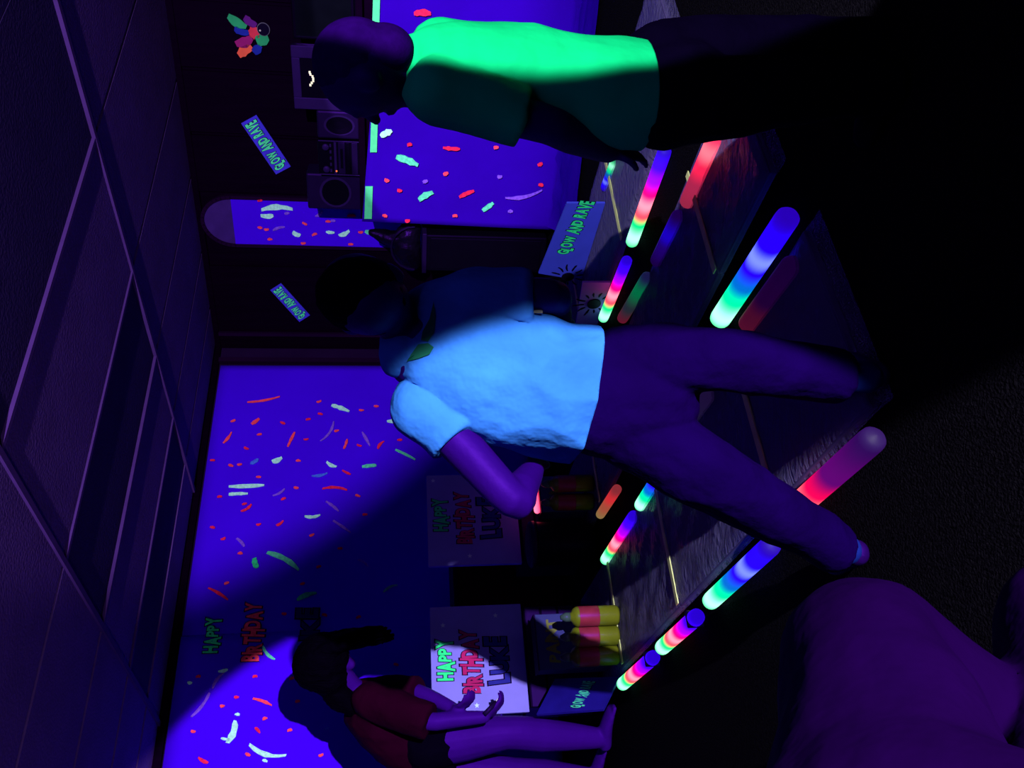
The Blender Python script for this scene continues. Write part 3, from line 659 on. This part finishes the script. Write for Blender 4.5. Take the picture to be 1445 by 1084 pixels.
# ------------------------------------------------------------------ lettered boards with crates, bottles and cartons
def stand(vp, x0, x1, y0, y1, lab_b, lab_c, words, stars):
    p0 = UV(0, vp); n = -V
    c = PL((x0 + x1) / 2, (y0 + y1) / 2, p0, n); a = PL((x0 + x1) / 2, y0, p0, n); b = PL((x0 + x1) / 2, y1, p0, n); w_ = (a - b).length / 2
    zt_ = PL(x0, (y0 + y1) / 2, p0, n).z; zb_ = PL(x1, (y0 + y1) / 2, p0, n).z
    cr = thing('crate', Vector((c.x, c.y, 0)) + V * .12, lab_c, 'crate', 'dark crates under the boards')
    cc = Vector((c.x, c.y, 0)) + V * .14; hh = (zb_ - .006) / 2
    box('crate_body', cc + Z * (hh + .024), U, V, Z, w_ * .93, .14, hh - .024, BLKPL, cr, .006)
    for k in range(4): box('slat', cc - V * .142 + Z * (.05 + (zb_ - .06) * (k + .5) / 4), U, V, Z, w_ * .92, .006, (zb_ - .06) / 8 - .006, GREYD, cr, .002)
    bd = thing('birthday_board', Vector((c.x, c.y, zb_)), lab_b, 'sign', 'birthday boards')
    ce = Vector((c.x, c.y, (zt_ + zb_) / 2)) + V * .012
    cd = box('card', ce, U, V, Z, w_, .012, (zt_ - zb_) / 2, BOARD, bd, .003)
    box('back_strut', ce + V * .05 - Z * .05, U, V, Z, .03, .03, (zt_ - zb_) / 2 - .06, GREYD, bd, .002)
    for txt, xa, xb, ya, yb, mm in words: px_word('lettering', txt, xa, xb, ya, yb, p0, n, U, mm, cd, lift=.004)
    for px, py in stars:
        q = PL(px, py, p0, n); bm = bmesh.new(); vv = [bm.verts.new(q + n * .003 + (U * math.cos(math.pi * k / 5) + Z * math.sin(math.pi * k / 5)) * (.014 if k % 2 == 0 else .006)) for k in range(10)]
        bm.faces.new(vv); new_obj('star', bm_mesh(bm, 'star'), mat('pale star', (.4, .5, .7), .7), bd)
    return c, w_, zb_
TG = mat('board green', (.02, .62, .22), .7); TR = mat('board red', (.30, .01, .10), .7); TB = mat('board blue', (.012, .015, .22), .7)
c1, w1, zb1 = stand(4.15, 608, 741, 852, 1006, 'white birthday board with coloured lettering, beside the bending woman', 'dark slatted crate under the board beside the bending woman',
  [('HAPPY', 615, 642, 902, 961, TG), ('BIRTHDAY', 649, 681, 888, 978, TR), ('LUKE', 684, 718, 898, 966, TB)], [(625, 883), (699, 869), (673, 996)])
c2, w2, zb2 = stand(4.15, 603, 731, 668, 795, 'white birthday board half hidden behind the striding child\'s elbow', 'dark slatted crate under the board behind the elbow',
  [('HAPPY', 610, 634, 704, 750, TG), ('BIRTHDAY', 641, 669, 694, 767, TR), ('LUKE', 674, 706, 702, 760, TB)], [(611, 679), (663, 785)])
# cartons with dull yellow lettering
def carton(x0, x1, y0, y1, vp, label, txt):
    p0 = UV(0, vp); n = -V; a = PL((x0 + x1) / 2, y0, p0, n); b = PL((x0 + x1) / 2, y1, p0, n); c = (a + b) / 2; zt_ = PL(x0, (y0 + y1) / 2, p0, n).z
    o = thing('carton', Vector((c.x, c.y, .03)) + V * .05, label, 'box', 'cartons in front of the crates'); hh = (zt_ - .035) / 2
    box('body', Vector((c.x, c.y, .035 + hh)) + V * .05, U, V, Z, (a - b).length / 2, .05, hh, mat('dark blue carton', (.02, .025, .12), .6), o, .003)
    box('lid_flap', Vector((c.x, c.y, .035 + 2 * hh)) + V * .05, U, V, Z, (a - b).length / 2 + .003, .053, .004, GREYD, o, .001)
    px_word('lettering', txt, x0 + 12, x0 + 32, y0 + 8, y1 - 8, p0, n, U, mat('dull yellow print', (.10, .10, .02), .7), o, lift=.003, outline=False)
carton(757, 830, 866, 944, 3.95, 'dark blue carton with yellow print behind the three bottles', 'PAINT')
carton(762, 815, 672, 722, 3.98, 'dark blue carton with yellow print behind the farther bottles', 'PAINT')
p = PL(762, 697, UV(0, 4.02), -V)
rt_ = thing('light_tube', p - Z * .0, 'red tube lying on the farther carton, lighting the board behind the elbow', 'light tube', 'glowing foam tubes along the mats')
bm = bmesh.new(); loft(bm, [(p - U * .10 + Z * .026, .018), (p + U * .07 + Z * .026, .018)]); new_obj('foam_tube', bm_mesh(bm, 'foam_tube', True), tube_mat('tube glow', [(0, R_), (1, RP)], 3.0), rt_)
# paint bottles
YEL = mat('neon yellow paint bottle', (.08, .09, .006), .3, .4, .15, 10); PNK = mat('pink bottle label', (.14, .012, .03), .4, .4, .2, 14); DCAP = mat('dark bottle cap', (.03, .05, .06), .4)
def bottle(px, py, rad, h, label):
    p = FL(px, py, .03); o = thing('paint_bottle', p, label, 'bottle', 'neon paint bottles')
    bo = lathe('body', p, [(rad * .85, 0), (rad, .012), (rad, h * .55), (rad, h * .86), (rad * .8, h * .93), (rad * .45, h * .97), (rad * .42, h)], YEL, o)
    lathe('label_band', p + Z * h * .42, [(rad * 1.015, 0), (rad * 1.02, .005), (rad * 1.02, h * .40), (rad * 1.015, h * .41)], PNK, bo)
    lathe('cap', p + Z * h, [(rad * .46, 0), (rad * .46, .02), (rad * .36, .03), (rad * .2, .045)], DCAP, o)
for py, lb in ((868, 'neon yellow paint bottle with pink band, rightmost of the three on the near mat'), (896, 'neon yellow paint bottle with pink band, middle of the three on the near mat'), (924, 'neon yellow paint bottle with pink band, nearest the bending woman')):
    bottle(872, py, .047, .235, lb)
for py, lb in ((682, 'neon yellow paint bottle nearest the white shirt on the middle mat'), (708, 'neon yellow paint bottle beside the dark tub on the middle mat')):
    bottle(836, py, .045, .235, lb)
# dark tub and cabinet between the boards
p = FL(836, 766, .03); tb = thing('tub', p, 'dark round tub between the two birthday boards', 'tub')
lathe('body', p, [(.10, 0), (.105, .01), (.118, .30), (.118, .32)], BLKPL, tb, 28); lathe('lid', p + Z * .32, [(.124, 0), (.124, .02), (.11, .03), (.05, .034)], GREYD, tb, 28)
p0 = UV(0, 5.0); a = PL(660, 795, p0, -V); b = PL(660, 856, p0, -V); zt_ = PL(640, 825, p0, -V).z; c = (a + b) / 2
cb_ = thing('side_cabinet', Vector((c.x, c.y, 0)), 'low dark reddish cabinet against the sheet between the two boards', 'cabinet')
BRW = wood_mat('reddish wood', (.012, .002, .003), (.03, .004, .006))
box('body', Vector((c.x, c.y, zt_ / 2 + .02)), U, V, Z, (a - b).length / 2 + .1, .17, zt_ / 2 - .02, BRW, cb_, .006)
box('door', Vector((c.x, c.y, zt_ / 2 + .02)) - V * .175, U, V, Z, (a - b).length / 2 + .07, .008, zt_ / 2 - .06, BRW, cb_, .004)
box('top', Vector((c.x, c.y, zt_)), U, V, Z, (a - b).length / 2 + .12, .19, .014, BLKPL, cb_, .003)
# leaning sign next to the woman's feet
q = [A(783, 958, 3.84), A(757, 1008, 3.70), A(851, 1001, 3.50), A(874, 955, 3.64)]
n = (q[1] - q[0]).cross(q[3] - q[0]).normalized(); n = n if n.y < 0 else -n
ls = thing('leaning_sign', (q[2] + q[3]) / 2, 'tilted dark blue sign with green lettering by the woman\'s foot', 'sign')
slab('board', q, n, .012, DKBLUE, ls)
c = sum(q, Vector()) / 4; rt = ((q[0] + q[3]) / 2 - (q[1] + q[2]) / 2); upv = ((q[0] + q[1]) / 2 - (q[2] + q[3]) / 2); k = rt.length; rt.normalize(); upn = (upv - rt * upv.dot(rt)).normalized()
word('lettering', 'GLOW AND RAVE', c + n * .001 - upn * .03, rt, upn, n, k * .78, upv.length * .22, mat('teal print', (.05, .45, .35), .6), ls, lift=.003, outline=True)
# lettered cards standing on the far mat
def card(bl, br, tr, tl, mm, label, txt=None, tb=None, emb=None):
    P, Q = FL(*bl, .034), FL(*br, .034); d = (Q - P).normalized(); n = Vector((d.y, -d.x, 0)); n = n if n.y < 0 else -n
    Rr, Ss = PL(*tr, P, n), PL(*tl, P, n)
    o = thing('lettered_card', (P + Q) / 2, label, 'sign', 'cards standing on the far mat')
    slab('card', [P, Q, Rr, Ss], n, .012, mm, o)
    slab('foot', [P.lerp(Q, .4) - n * .012, P.lerp(Q, .6) - n * .012, P.lerp(Q, .6) - n * .08, P.lerp(Q, .4) - n * .08], Z, .006, mm, o)
    if txt:
        c = PL(*tb[0], P, n); e0 = PL(*tb[1], P, n); e1 = PL(*tb[2], P, n); rt = (e1 - e0); L_ = rt.length; rt.normalize(); up = n.cross(rt); up = up if up.z > 0 else -up
        word('lettering', txt, c, rt, up, n, L_, tb[3], TG, o, lift=.004)
    if emb:
        c = PL(*emb, P, n); disc('ball', c + n * .002, n, .035, .006, BLACK, o)
        for k in range(12):
            an = 2 * math.pi * k / 12 + .2; dd = d * math.cos(an) + Z * math.sin(an); l0 = .05; l1 = random.uniform(.075, .12)
            if dd.z > -.4 or True: s_ = stroke(c + dd * l0, c + dd * l1, n, BLACK, o, .010, .002); s_.name = 'splash_line'
card((820, 396), (854, 287), (800, 287), (760, 386), BLUEP, 'blue standing card with green lettering on the far mat', 'GLOW AND RAVE', ((812, 322), (797, 362), (832, 288), .085), (801, 390))
card((842, 460), (862, 399), (822, 399), (812, 462), PAPER, 'lavender card with a black splash next to the pink-lit tube', None, None, (838, 428))

# ------------------------------------------------------------------ people
def fingers(bm, wrist, d, pn, scale=1.0, curl=0.5, flip=1):
    """hand at wrist pointing along d, palm normal pn: palm, four fingers and a thumb"""
    d = d.normalized(); pn = (pn - d * pn.dot(d)).normalized(); s = d.cross(pn) * flip; k = scale
    loft(bm, [(wrist, .020 * k, .016 * k), (wrist + d * .03 * k, .032 * k, .014 * k), (wrist + d * .065 * k, .036 * k, .012 * k)], side=s, n=12)
    for i, (off, ln) in enumerate(((-.027, .058), (-.009, .066), (.009, .062), (.027, .048))):
        b = wrist + d * .07 * k + s * off * k; j1 = b + d * ln * .45 * k + pn * ln * .25 * curl * k; j2 = j1 + (d * (1 - curl * .8) + pn * curl).normalized() * ln * .35 * k; j3 = j2 + (d * (1 - curl * 1.4) + pn * curl * 1.4).normalized() * ln * .28 * k
        loft(bm, [(b - d * .01 * k, .0095 * k), (j1, .0088 * k), (j2, .0080 * k), (j3, .0066 * k)], n=10, sub=3)
    tb = wrist + d * .025 * k - s * .026 * k
    loft(bm, [(tb, .011 * k), (tb + (d * .6 - s * .7).normalized() * .028 * k, .0105 * k), (tb + (d * .9 - s * .5 + pn * .4).normalized() * .055 * k, .0085 * k)], n=10, sub=3)
def head(bm, c, up, face, h, w):
    """skull, jaw, nose, ears, brow ridge; h half height, w half width"""
    up = up.normalized(); face = (face - up * face.dot(up)).normalized(); s = face.cross(up)
    R = Matrix((s, face, up)).transposed()
    ball(bm, c + up * h * .12, w, w * 1.18, h * .88, R)
    loft(bm, [(c + face * w * .2 + up * h * .1, w * .82, w * .85), (c + face * w * .38 - up * h * .45, w * .68, w * .66), (c + face * w * .55 - up * h * .82, w * .36, w * .34)], side=s)
    loft(bm, [(c + face * w * 1.08 + up * h * .12, w * .10), (c + face * w * 1.28 - up * h * .18, w * .15)], n=8)     # nose
    for e in (-1, 1):
        ball(bm, c + s * e * w * 1.0 - up * h * .05 - face * w * .05, w * .13, w * .26, h * .26, R)                      # ears
        ball(bm, c + s * e * w * .38 + face * w * .98 + up * h * .20, w * .28, w * .14, h * .08, R)                      # brows
        ball(bm, c + s * e * w * .38 + face * w * 1.0 + up * h * .04, w * .14, w * .10, h * .09, R)                      # eyes
    ball(bm, c + face * w * .98 - up * h * .45, w * .32, w * .14, h * .06, R); ball(bm, c + face * w * .96 - up * h * .54, w * .26, w * .14, h * .06, R)   # lips
def shoe_build(heel, toe, h, wd):
    def f(bm):
        d = (toe - heel); L_ = d.length; d.normalize(); s = d.cross(Z)
        z0 = Z * (wd * .62)
        loft(bm, [(heel + z0 + d * .02, wd * .75, wd * .62), (heel + z0 + d * L_ * .3, wd * .8, wd * .66), (heel + z0 + d * L_ * .7, wd * 1.0, wd * .62), (heel + z0 * .92 + d * (L_ - wd * .5), wd * .85, wd * .52)], side=s)
        loft(bm, [(heel + d * wd * .7 + Z * wd * .8, wd * .68, wd * .62), (heel + d * wd * .75 + Z * h, wd * .58, wd * .52)], side=s)
    return f
# --- striding child, back to the camera
MC = thing('person', FL(1260, 660), 'child in white t-shirt and indigo trousers striding, back turned, left hand on hip', 'person')
mHead = A(520, 420, 1.58); mNeck = A(566, 462, 1.64); mSh = A(592, 488, 1.66)
lS = A(596, 572, 1.66); lE = A(724, 706, 1.60); lW = A(752, 664, 1.72)
rS = A(622, 425, 1.66); rE = A(776, 418, 1.62); rW = A(792, 452, 1.82)
hip = A(872, 560, 1.70)
rH, rK, rA = A(885, 512, 1.69), A(1020, 508, 1.62), A(1185, 532, 1.62)
lH, lK, lA = A(890, 605, 1.70), A(1020, 682, 1.64), A(1186, 776, 1.70)
def m_body(bm):
    head(bm, mHead, (mHead - mNeck) + Vector((0, 0, .03)), Vector((.25, 1, -.25)), .098, .074)
    loft(bm, [(mHead - Z * .03, .048), (mNeck, .046), (mSh, .06)])
    loft(bm, [(mSh, .09, .07), (A(700, 520, 1.68), .115, .085), (A(800, 548, 1.69), .11, .085), (hip, .115, .09)], side=Vector((1, 0, 0)))
    loft(bm, [(lS, .045), ((lS + lE) / 2, .043), (lE, .037), (lE + (lW - lE) * .35, .038), (lW, .025)])
    loft(bm, [(rS, .045), ((rS + rE) / 2, .042), (rE, .037), (rE + (rW - rE) * .4, .036), (rW, .025)])
    fingers(bm, lW, Vector((.75, .5, -.3)), Vector((-.2, .6, .5)), .80, .5)
    fingers(bm, rW, Vector((-.2, .8, -.3)), Vector((-.6, 0, -.5)), .80, .6, -1)
    loft(bm, [(rH, .068), (rK, .048), ((rK + rA) / 2 - Vector((0, .015, 0)), .046), (rA, .030)])
    loft(bm, [(lH, .068), (lK, .048), ((lK + lA) / 2, .046), (lA, .030)])
organic('body', m_body, SKIN, MC, .0055, 3)
def m_hair(bm):
    f = Vector((.25, 1, -.25)).normalized(); u = ((mHead - mNeck) + Vector((0, 0, .03))).normalized(); s = f.cross(u).normalized(); R = Matrix((s, f, u)).transposed()
    ball(bm, mHead + u * .012 - f * .008, .078, .088, .088, R); ball(bm, mHead - u * .03 - f * .036, .062, .050, .060, R)
organic('hair', m_hair, HAIR, MC, .005, 2, .002, 40)
X_ = Vector((1, 0, 0))
MHEM = A(815, 672, 1.6) - A(857, 458, 1.6); MHEM = Vector((MHEM.z, 0, -MHEM.x)); MHEM = (MHEM if MHEM.z < 0 else -MHEM).normalized()
def m_shirt(bm):
    loft(bm, [(A(572, 492, 1.655), .055, .055), (A(596, 494, 1.66), .105, .080), (A(640, 497, 1.665), .142, .105), (A(700, 520, 1.67), .148, .118), (A(765, 548, 1.68), .145, .122), (A(815, 556, 1.685), .145, .120), (A(880, 562, 1.69), .146, .122)], side=X_, n=24)
    loft(bm, [(lS - Z * .0, .064), (lS.lerp(lE, .2), .060), (lS.lerp(lE, .36), .060)], flat='e')
    loft(bm, [(A(608, 445, 1.66), .066), (rS.lerp(rE, .25) - X_ * .01, .068), (rS.lerp(rE, .80) - X_ * .012, .062)], flat='e')
hd = (A(815, 672, 1.6) - A(857, 458, 1.6)); 
organic('shirt', m_shirt, WSHIRT, MC, .006, 3, .012, 8.0, 2.0, cut=[(A(836, 565, 1.6), MHEM)])
# green print on the back of the shirt
def on_back(px, py, off=.003):
    o = A(px, py, 1.5); return o
sh = [c_ for c_ in MC.children if c_.name.startswith('shirt')][0]
from mathutils.bvhtree import BVHTree
bv = BVHTree.FromPolygons([v.co for v in sh.data.vertices], [list(p.vertices) for p in sh.data.polygons])
def hit(px, py, off=.003, tree=None):
    r = ray(px, py).normalized(); h = (tree or bv).ray_cast(CAMP, r)
    return (h[0] - r * off) if h[0] is not None else A(px, py, 1.58)
for poly in ([(612, 425), (606, 450), (596, 468), (594, 480), (604, 482), (612, 470), (614, 448)], [(604, 484), (590, 486), (580, 500), (574, 510), (590, 506), (606, 500), (612, 490)]):
    bm = bmesh.new(); cpt = (sum(p[0] for p in poly) / len(poly), sum(p[1] for p in poly) / len(poly)); cv = bm.verts.new(hit(*cpt, .004))
    rim = []; 
    for (a0, b0), (a1, b1) in zip(poly, poly[1:] + poly[:1]):
        for t_ in (0, .5): rim.append((a0 + (a1 - a0) * t_, b0 + (b1 - b0) * t_))
    mid = [bm.verts.new(hit(cpt[0] + (a0 - cpt[0]) * .5, cpt[1] + (b0 - cpt[1]) * .5, .004)) for a0, b0 in rim]; ou = [bm.verts.new(hit(a0, b0, .004)) for a0, b0 in rim]
    for i in range(len(rim)):
        j = (i + 1) % len(rim); bm.faces.new((cv, mid[i], mid[j])); bm.faces.new((mid[i], ou[i], ou[j], mid[j]))
    new_obj('shirt_print', bm_mesh(bm, 'shirt_print'), mat('green shirt print', (.003, .06, .03), .8), sh)
def m_pants(bm):
    loft(bm, [(A(838, 560, 1.69), .128, .105), (A(875, 560, 1.70), .135, .112), (A(915, 562, 1.70), .125, .11)], side=X_)
    loft(bm, [(rH, .085), (rH.lerp(rK, .5), .080), (rK, .068), (rK.lerp(rA, .5), .060), (rK.lerp(rA, 1.03), .058)], flat='e')
    loft(bm, [(lH, .088), (lH.lerp(lK, .5), .084), (lK, .074), (lK.lerp(lA, .5), .064), (lK.lerp(lA, .99), .056)], flat='e')
organic('trousers', m_pants, PANTS, MC, .0065, 4, .0055, 12.0, 4.0)
for ank, toe, nm in ((rA, Vector((.03, .17, 0)), 'r'), (lA, Vector((-.06, .16, 0)), 'l')):
    heel = Vector((ank.x, ank.y - .02, 0.004)); 
    bm = bmesh.new(); loft(bm, [(ank - Z * .01, .036), (Vector((ank.x, ank.y, .06)), .036)]); new_obj('sock', bm_mesh(bm, 'sock', True), SOCK, MC)
    organic('shoe', shoe_build(heel, heel + toe, .075, .040), SHOE, MC, .006, 3)
# small chrome block standing in for a wristwatch glint near the dark elbow
bm = bmesh.new(); p = hit(755, 440, .012); box_bm(bm, p, Vector((1, 0, 0)), Vector((0, 1, 0)), Z, .004, .004, .016, .001); new_obj('watch_glint', bm_mesh(bm, 'watch_glint'), CHROME, MC)
# --- child in the green shirt
GC = thing('person', Vector((A(1000, 100, 1.6).x, 1.6, 0)), 'child in neon green t-shirt and black trousers seen from the side, reaching down', 'person')
gHead = A(518, 98, 1.60); gNeck = A(574, 92, 1.62); gSh = A(612, 92, 1.62)
gS, gE, gW = A(618, 130, 1.56), A(772, 176, 1.56), A(858, 213, 1.66)
gS2, gE2, gW2 = A(622, 72, 1.70), A(770, 80, 1.82), A(850, 120, 1.92)
g_f = Vector((-.75, .62, -.12))
gr1 = (A(935, 150, 1.60), A(1100, 130, 1.58), A(1262, 120, 1.60)); gr2 = (A(935, 88, 1.66), A(1100, 72, 1.66), A(1262, 66, 1.68))
gside = Vector((.62, .75, 0))
def g_body(bm):
    head(bm, gHead, Vector((.02, -.02, 1)), g_f, .100, .078)
    loft(bm, [(gHead - Z * .03, .052), (gNeck, .048), (gSh, .045)])
    loft(bm, [(gSh, .07, .05), (A(720, 105, 1.63), .09, .07), (A(880, 125, 1.63), .10, .08)], side=gside)
    loft(bm, [(gS, .046), (gS.lerp(gE, .5), .044), (gE, .038), (gE.lerp(gW, .4), .038), (gW, .026)])
    loft(bm, [(gS2, .046), (gS2.lerp(gE2, .5), .044), (gE2, .038), (gW2, .026)])
    fingers(bm, gW, Vector((.12, .35, -.8)), Vector((-.5, .6, 0)), .85, .4)
    fingers(bm, gW2, Vector((-.3, .6, -.7)), Vector((-.5, .3, 0)), .85, .5)
    for a, b, c in (gr1, gr2): loft(bm, [(a, .060), (b, .048), (b.lerp(c, .5), .046), (c, .03)])
organic('body', g_body, SKIN, GC, .0055, 3)
def g_hair(bm):
    f = g_f.normalized(); u = Z; s = f.cross(u).normalized(); f = u.cross(s); R = Matrix((s, f, u)).transposed()
    ball(bm, gHead + u * .018 - f * .010, .076, .086, .088, R); ball(bm, gHead - u * .035 - f * .042, .062, .046, .058, R)
organic('hair', g_hair, mat('short violet hair', (.008, .0004, .050), .9, .02, .2, 40, .1, 150), GC, .005, 3)
def g_shirt(bm):
    loft(bm, [(A(590, 92, 1.62), .062, .058), (A(612, 92, 1.62), .100, .075), (A(650, 96, 1.625), .112, .088), (A(720, 104, 1.63), .112, .094), (A(800, 120, 1.635), .116, .10), (A(860, 130, 1.635), .125, .105), (A(925, 140, 1.635), .124, .104)], side=gside, n=24)
    loft(bm, [(gS, .066), (gS.lerp(gE, .35), .062), (gS.lerp(gE, .78), .060)], flat='e')
    loft(bm, [(gS2, .064), (gS2.lerp(gE2, .35), .062), (gS2.lerp(gE2, .75), .060)], flat='e')
organic('shirt', g_shirt, GSHIRT, GC, .006, 4, .006, 8.0, 6.0, cut=[(A(905, 138, 1.635), -Z)])
def g_pants(bm):
    loft(bm, [(A(892, 134, 1.635), .098, .08), (A(935, 128, 1.63), .112, .092), (A(960, 122, 1.63), .12, .1)], side=gside)
    for a, b, c in (gr1, gr2): loft(bm, [(a, .088), (a.lerp(b, .5), .083), (b, .072), (b.lerp(c, .5), .064), (b.lerp(c, .95), .060)], flat='e')
organic('trousers', g_pants, PANTSB, GC, .0065, 4, .004, 12.0, 8.0)
for a, b, c in (gr1, gr2):
    heel = Vector((c.x + .03, c.y - .02, .004)); organic('shoe', shoe_build(heel, heel + Vector((-.14, .11, 0)), .085, .042), PANTSB, GC, .006, 3)
# --- woman bending by the boards
WY = 3.88
WC = thing('person', FL(866, 1035), 'dark-haired woman in red top with bare legs bending towards the birthday board', 'person')
wHead = A(462, 934, WY); wNeck = A(495, 968, WY + .03); wSh = A(515, 990, WY + .04); wHip = A(592, 1068, WY + .05)
wS, wE, wW = A(522, 988, WY - .10), A(606, 1018, WY - .24), A(684, 1012, WY - .26)
wS2, wE2, wW2 = A(515, 982, WY + .12), A(590, 978, WY - .06), A(640, 1000, WY - .20)
wl1 = (A(600, 1050, WY - .06), A(715, 1034, WY - .12), A(850, 1042, WY - .02)); wl2 = (A(600, 1085, WY + .10), A(725, 1092, WY + .08), A(848, 1100, WY + .16))
wf = Vector((.75, -.05, -.65))
def w_body(bm):
    head(bm, wHead, Vector((.55, 0, .8)), wf, .115, .085)
    loft(bm, [(wHead - Z * .03 - X_ * .02, .055), (wNeck, .05), (wSh, .07)])
    loft(bm, [(wSh, .14, .09), (wSh.lerp(wHip, .5), .125, .085), (wHip, .16, .12)], side=Vector((0, 1, 0)))
    loft(bm, [(wS, .05), (wS.lerp(wE, .5), .047), (wE, .04), (wE.lerp(wW, .4), .038), (wW, .027)])
    loft(bm, [(wS2, .05), (wS2.lerp(wE2, .5), .047), (wE2, .04), (wW2, .027)])
    fingers(bm, wW, Vector((.4, .1, -.6)), Vector((.5, .5, .3)), 1.05, .6)
    fingers(bm, wW2, Vector((.3, -.4, -.4)), Vector((.3, .5, .3)), 1.05, .6)
    for a, b, c in (wl1, wl2): loft(bm, [(a, .112), (a.lerp(b, .5), .100), (b, .075), (b.lerp(c, .35), .078), (b.lerp(c, .7), .062), (c, .045)])
    for a, b, c in (wl1, wl2):
        g0 = Vector((c.x - .03, c.y, .05)); 
        loft(bm, [(c, .038), (Vector((c.x - .01, c.y, .065)), .038)]); loft(bm, [(g0, .036, .034), (g0 + Vector((.09, -.02, 0)), .044, .032), (g0 + Vector((.18, -.045, -.018)), .046, .018)], side=Vector((.2, 1, 0)))
        for k in range(5): loft(bm, [(g0 + Vector((.185, -.08 + .018 * k, -.022)), .011), (g0 + Vector((.215 - abs(k - 1) * .006, -.085 + .018 * k, -.028)), .010)], n=8)
organic('body', w_body, SKINW, WC, .0075, 3)
def w_hair(bm):
    u = Vector((.55, 0, .8)).normalized(); f = (wf - u * wf.dot(u)).normalized(); s = f.cross(u).normalized(); R = Matrix((s, f, u)).transposed()
    ball(bm, wHead + u * .025 - f * .015, .125, .14, .128, R); ball(bm, wHead - u * .03 - f * .05, .11, .09, .11, R)
    for k in range(9):
        o_ = s * (.09 * math.cos(k * .7)) + Vector((0, .01 * k, 0))
        st_ = wHead + u * .06 + o_ * .8 + f * .03
        loft(bm, [(st_, .040), (A(486 + k * 3, 905 - (k % 3) * 4, WY + o_.y), .036), (A(516 + k * 2, 892 + (k % 4) * 4, WY + o_.y * 1.2), .024), (A(540 + (k % 4) * 5, 886 + (k % 5) * 5, WY + o_.y * 1.3), .008)], n=10)
    loft(bm, [(wHead - u * .05 - f * .06, .07), (A(480, 985, WY - .02), .06), (A(515, 1003, WY - .07), .035)])
organic('hair', w_hair, HAIR, WC, .008, 2, .004, 30)
def w_top(bm):
    loft(bm, [(wSh - (wHip - wSh).normalized() * .03, .09, .075), (wSh, .18, .13), (wSh.lerp(wHip, .35), .19, .14), (wSh.lerp(wHip, .75), .18, .135)], side=Vector((0, 1, 0)), n=22)
    loft(bm, [(wS, .085), (wS.lerp(wE, .5), .085), (wE, .078)], flat='e'); loft(bm, [(wS2, .085), (wS2.lerp(wE2, .5), .085), (wE2, .08)], flat='e')
organic('top', w_top, REDTOP, WC, .008, 4, .006, 9.0, 3.0)
def w_shorts(bm):
    loft(bm, [(wSh.lerp(wHip, .72), .165, .12), (wHip, .178, .14), (wHip - Z * .06, .17, .13)], side=Vector((0, 1, 0)))
    for a, b, c in (wl1, wl2): loft(bm, [(a, .115), (a.lerp(b, .22), .11)])
organic('shorts', w_shorts, PANTSB, WC, .008, 4, .004, 10.0)
# the pen she holds
pen = thing('marker_pen', wW, 'dark marker pen with a pale tip in the woman\'s hand', 'pen')
p, q = A(700, 1000, WY - .27), A(682, 1012, WY - .27); p2 = A(706, 985, WY - .22)
bm = bmesh.new(); cyl_bm(bm, A(684, 1008, WY - .30), A(700, 991, WY - .26), .011, n=12); new_obj('barrel', bm_mesh(bm, 'barrel', True), GREYD, pen)
bm = bmesh.new(); cyl_bm(bm, A(700, 991, WY - .26), A(708, 982, WY - .24), .008, .003, n=12); new_obj('tip', bm_mesh(bm, 'tip', True), mat('pale pen tip', (.4, .35, .6), .5), pen)
# --- seated person whose raised knee is in the foreground
SP_ = thing('person', Vector((-.42, .55, 0)), 'knee and shin of a seated person in violet trousers, close to the camera', 'person')
kn = A(1222, 918, .72); hp = A(1290, 1260, .50); an = A(1560, 1190, .72)
kn2 = A(1530, 872, .80); hp2 = A(1600, 1300, .52); an2 = A(1730, 905, .90)
def s_leg(bm):
    loft(bm, [(hp, .075), (hp.lerp(kn, .6), .065), (kn, .052), (kn.lerp(an, .35), .056), (kn.lerp(an, .75), .05), (an, .042)])
    loft(bm, [(hp2, .075), (kn2, .055), (an2, .042)]); loft(bm, [(hp, .09), (hp.lerp(hp2, .5) - Vector((0, .06, 0)), .10), (hp2, .09)])
organic('body', s_leg, SKIN, SP_, .008, 3)
TRS = mat('violet trousers', (.0028, .0001, .012), .9, .05, .15, 8, .3, 18)
def s_tr(bm):
    loft(bm, [(hp, .098), (hp.lerp(kn, .6), .086), (kn, .070), (kn.lerp(an, .35), .074), (kn.lerp(an, .8), .066)])
    loft(bm, [(hp2, .098), (hp2.lerp(kn2, .6), .085), (kn2, .072), (kn2.lerp(an2, .8), .06)]); loft(bm, [(hp, .11), (hp.lerp(hp2, .5) - Vector((0, .06, 0)), .12), (hp2, .11)])
organic('trousers', s_tr, TRS, SP_, .008, 4, .006, 9.0, 5.0)
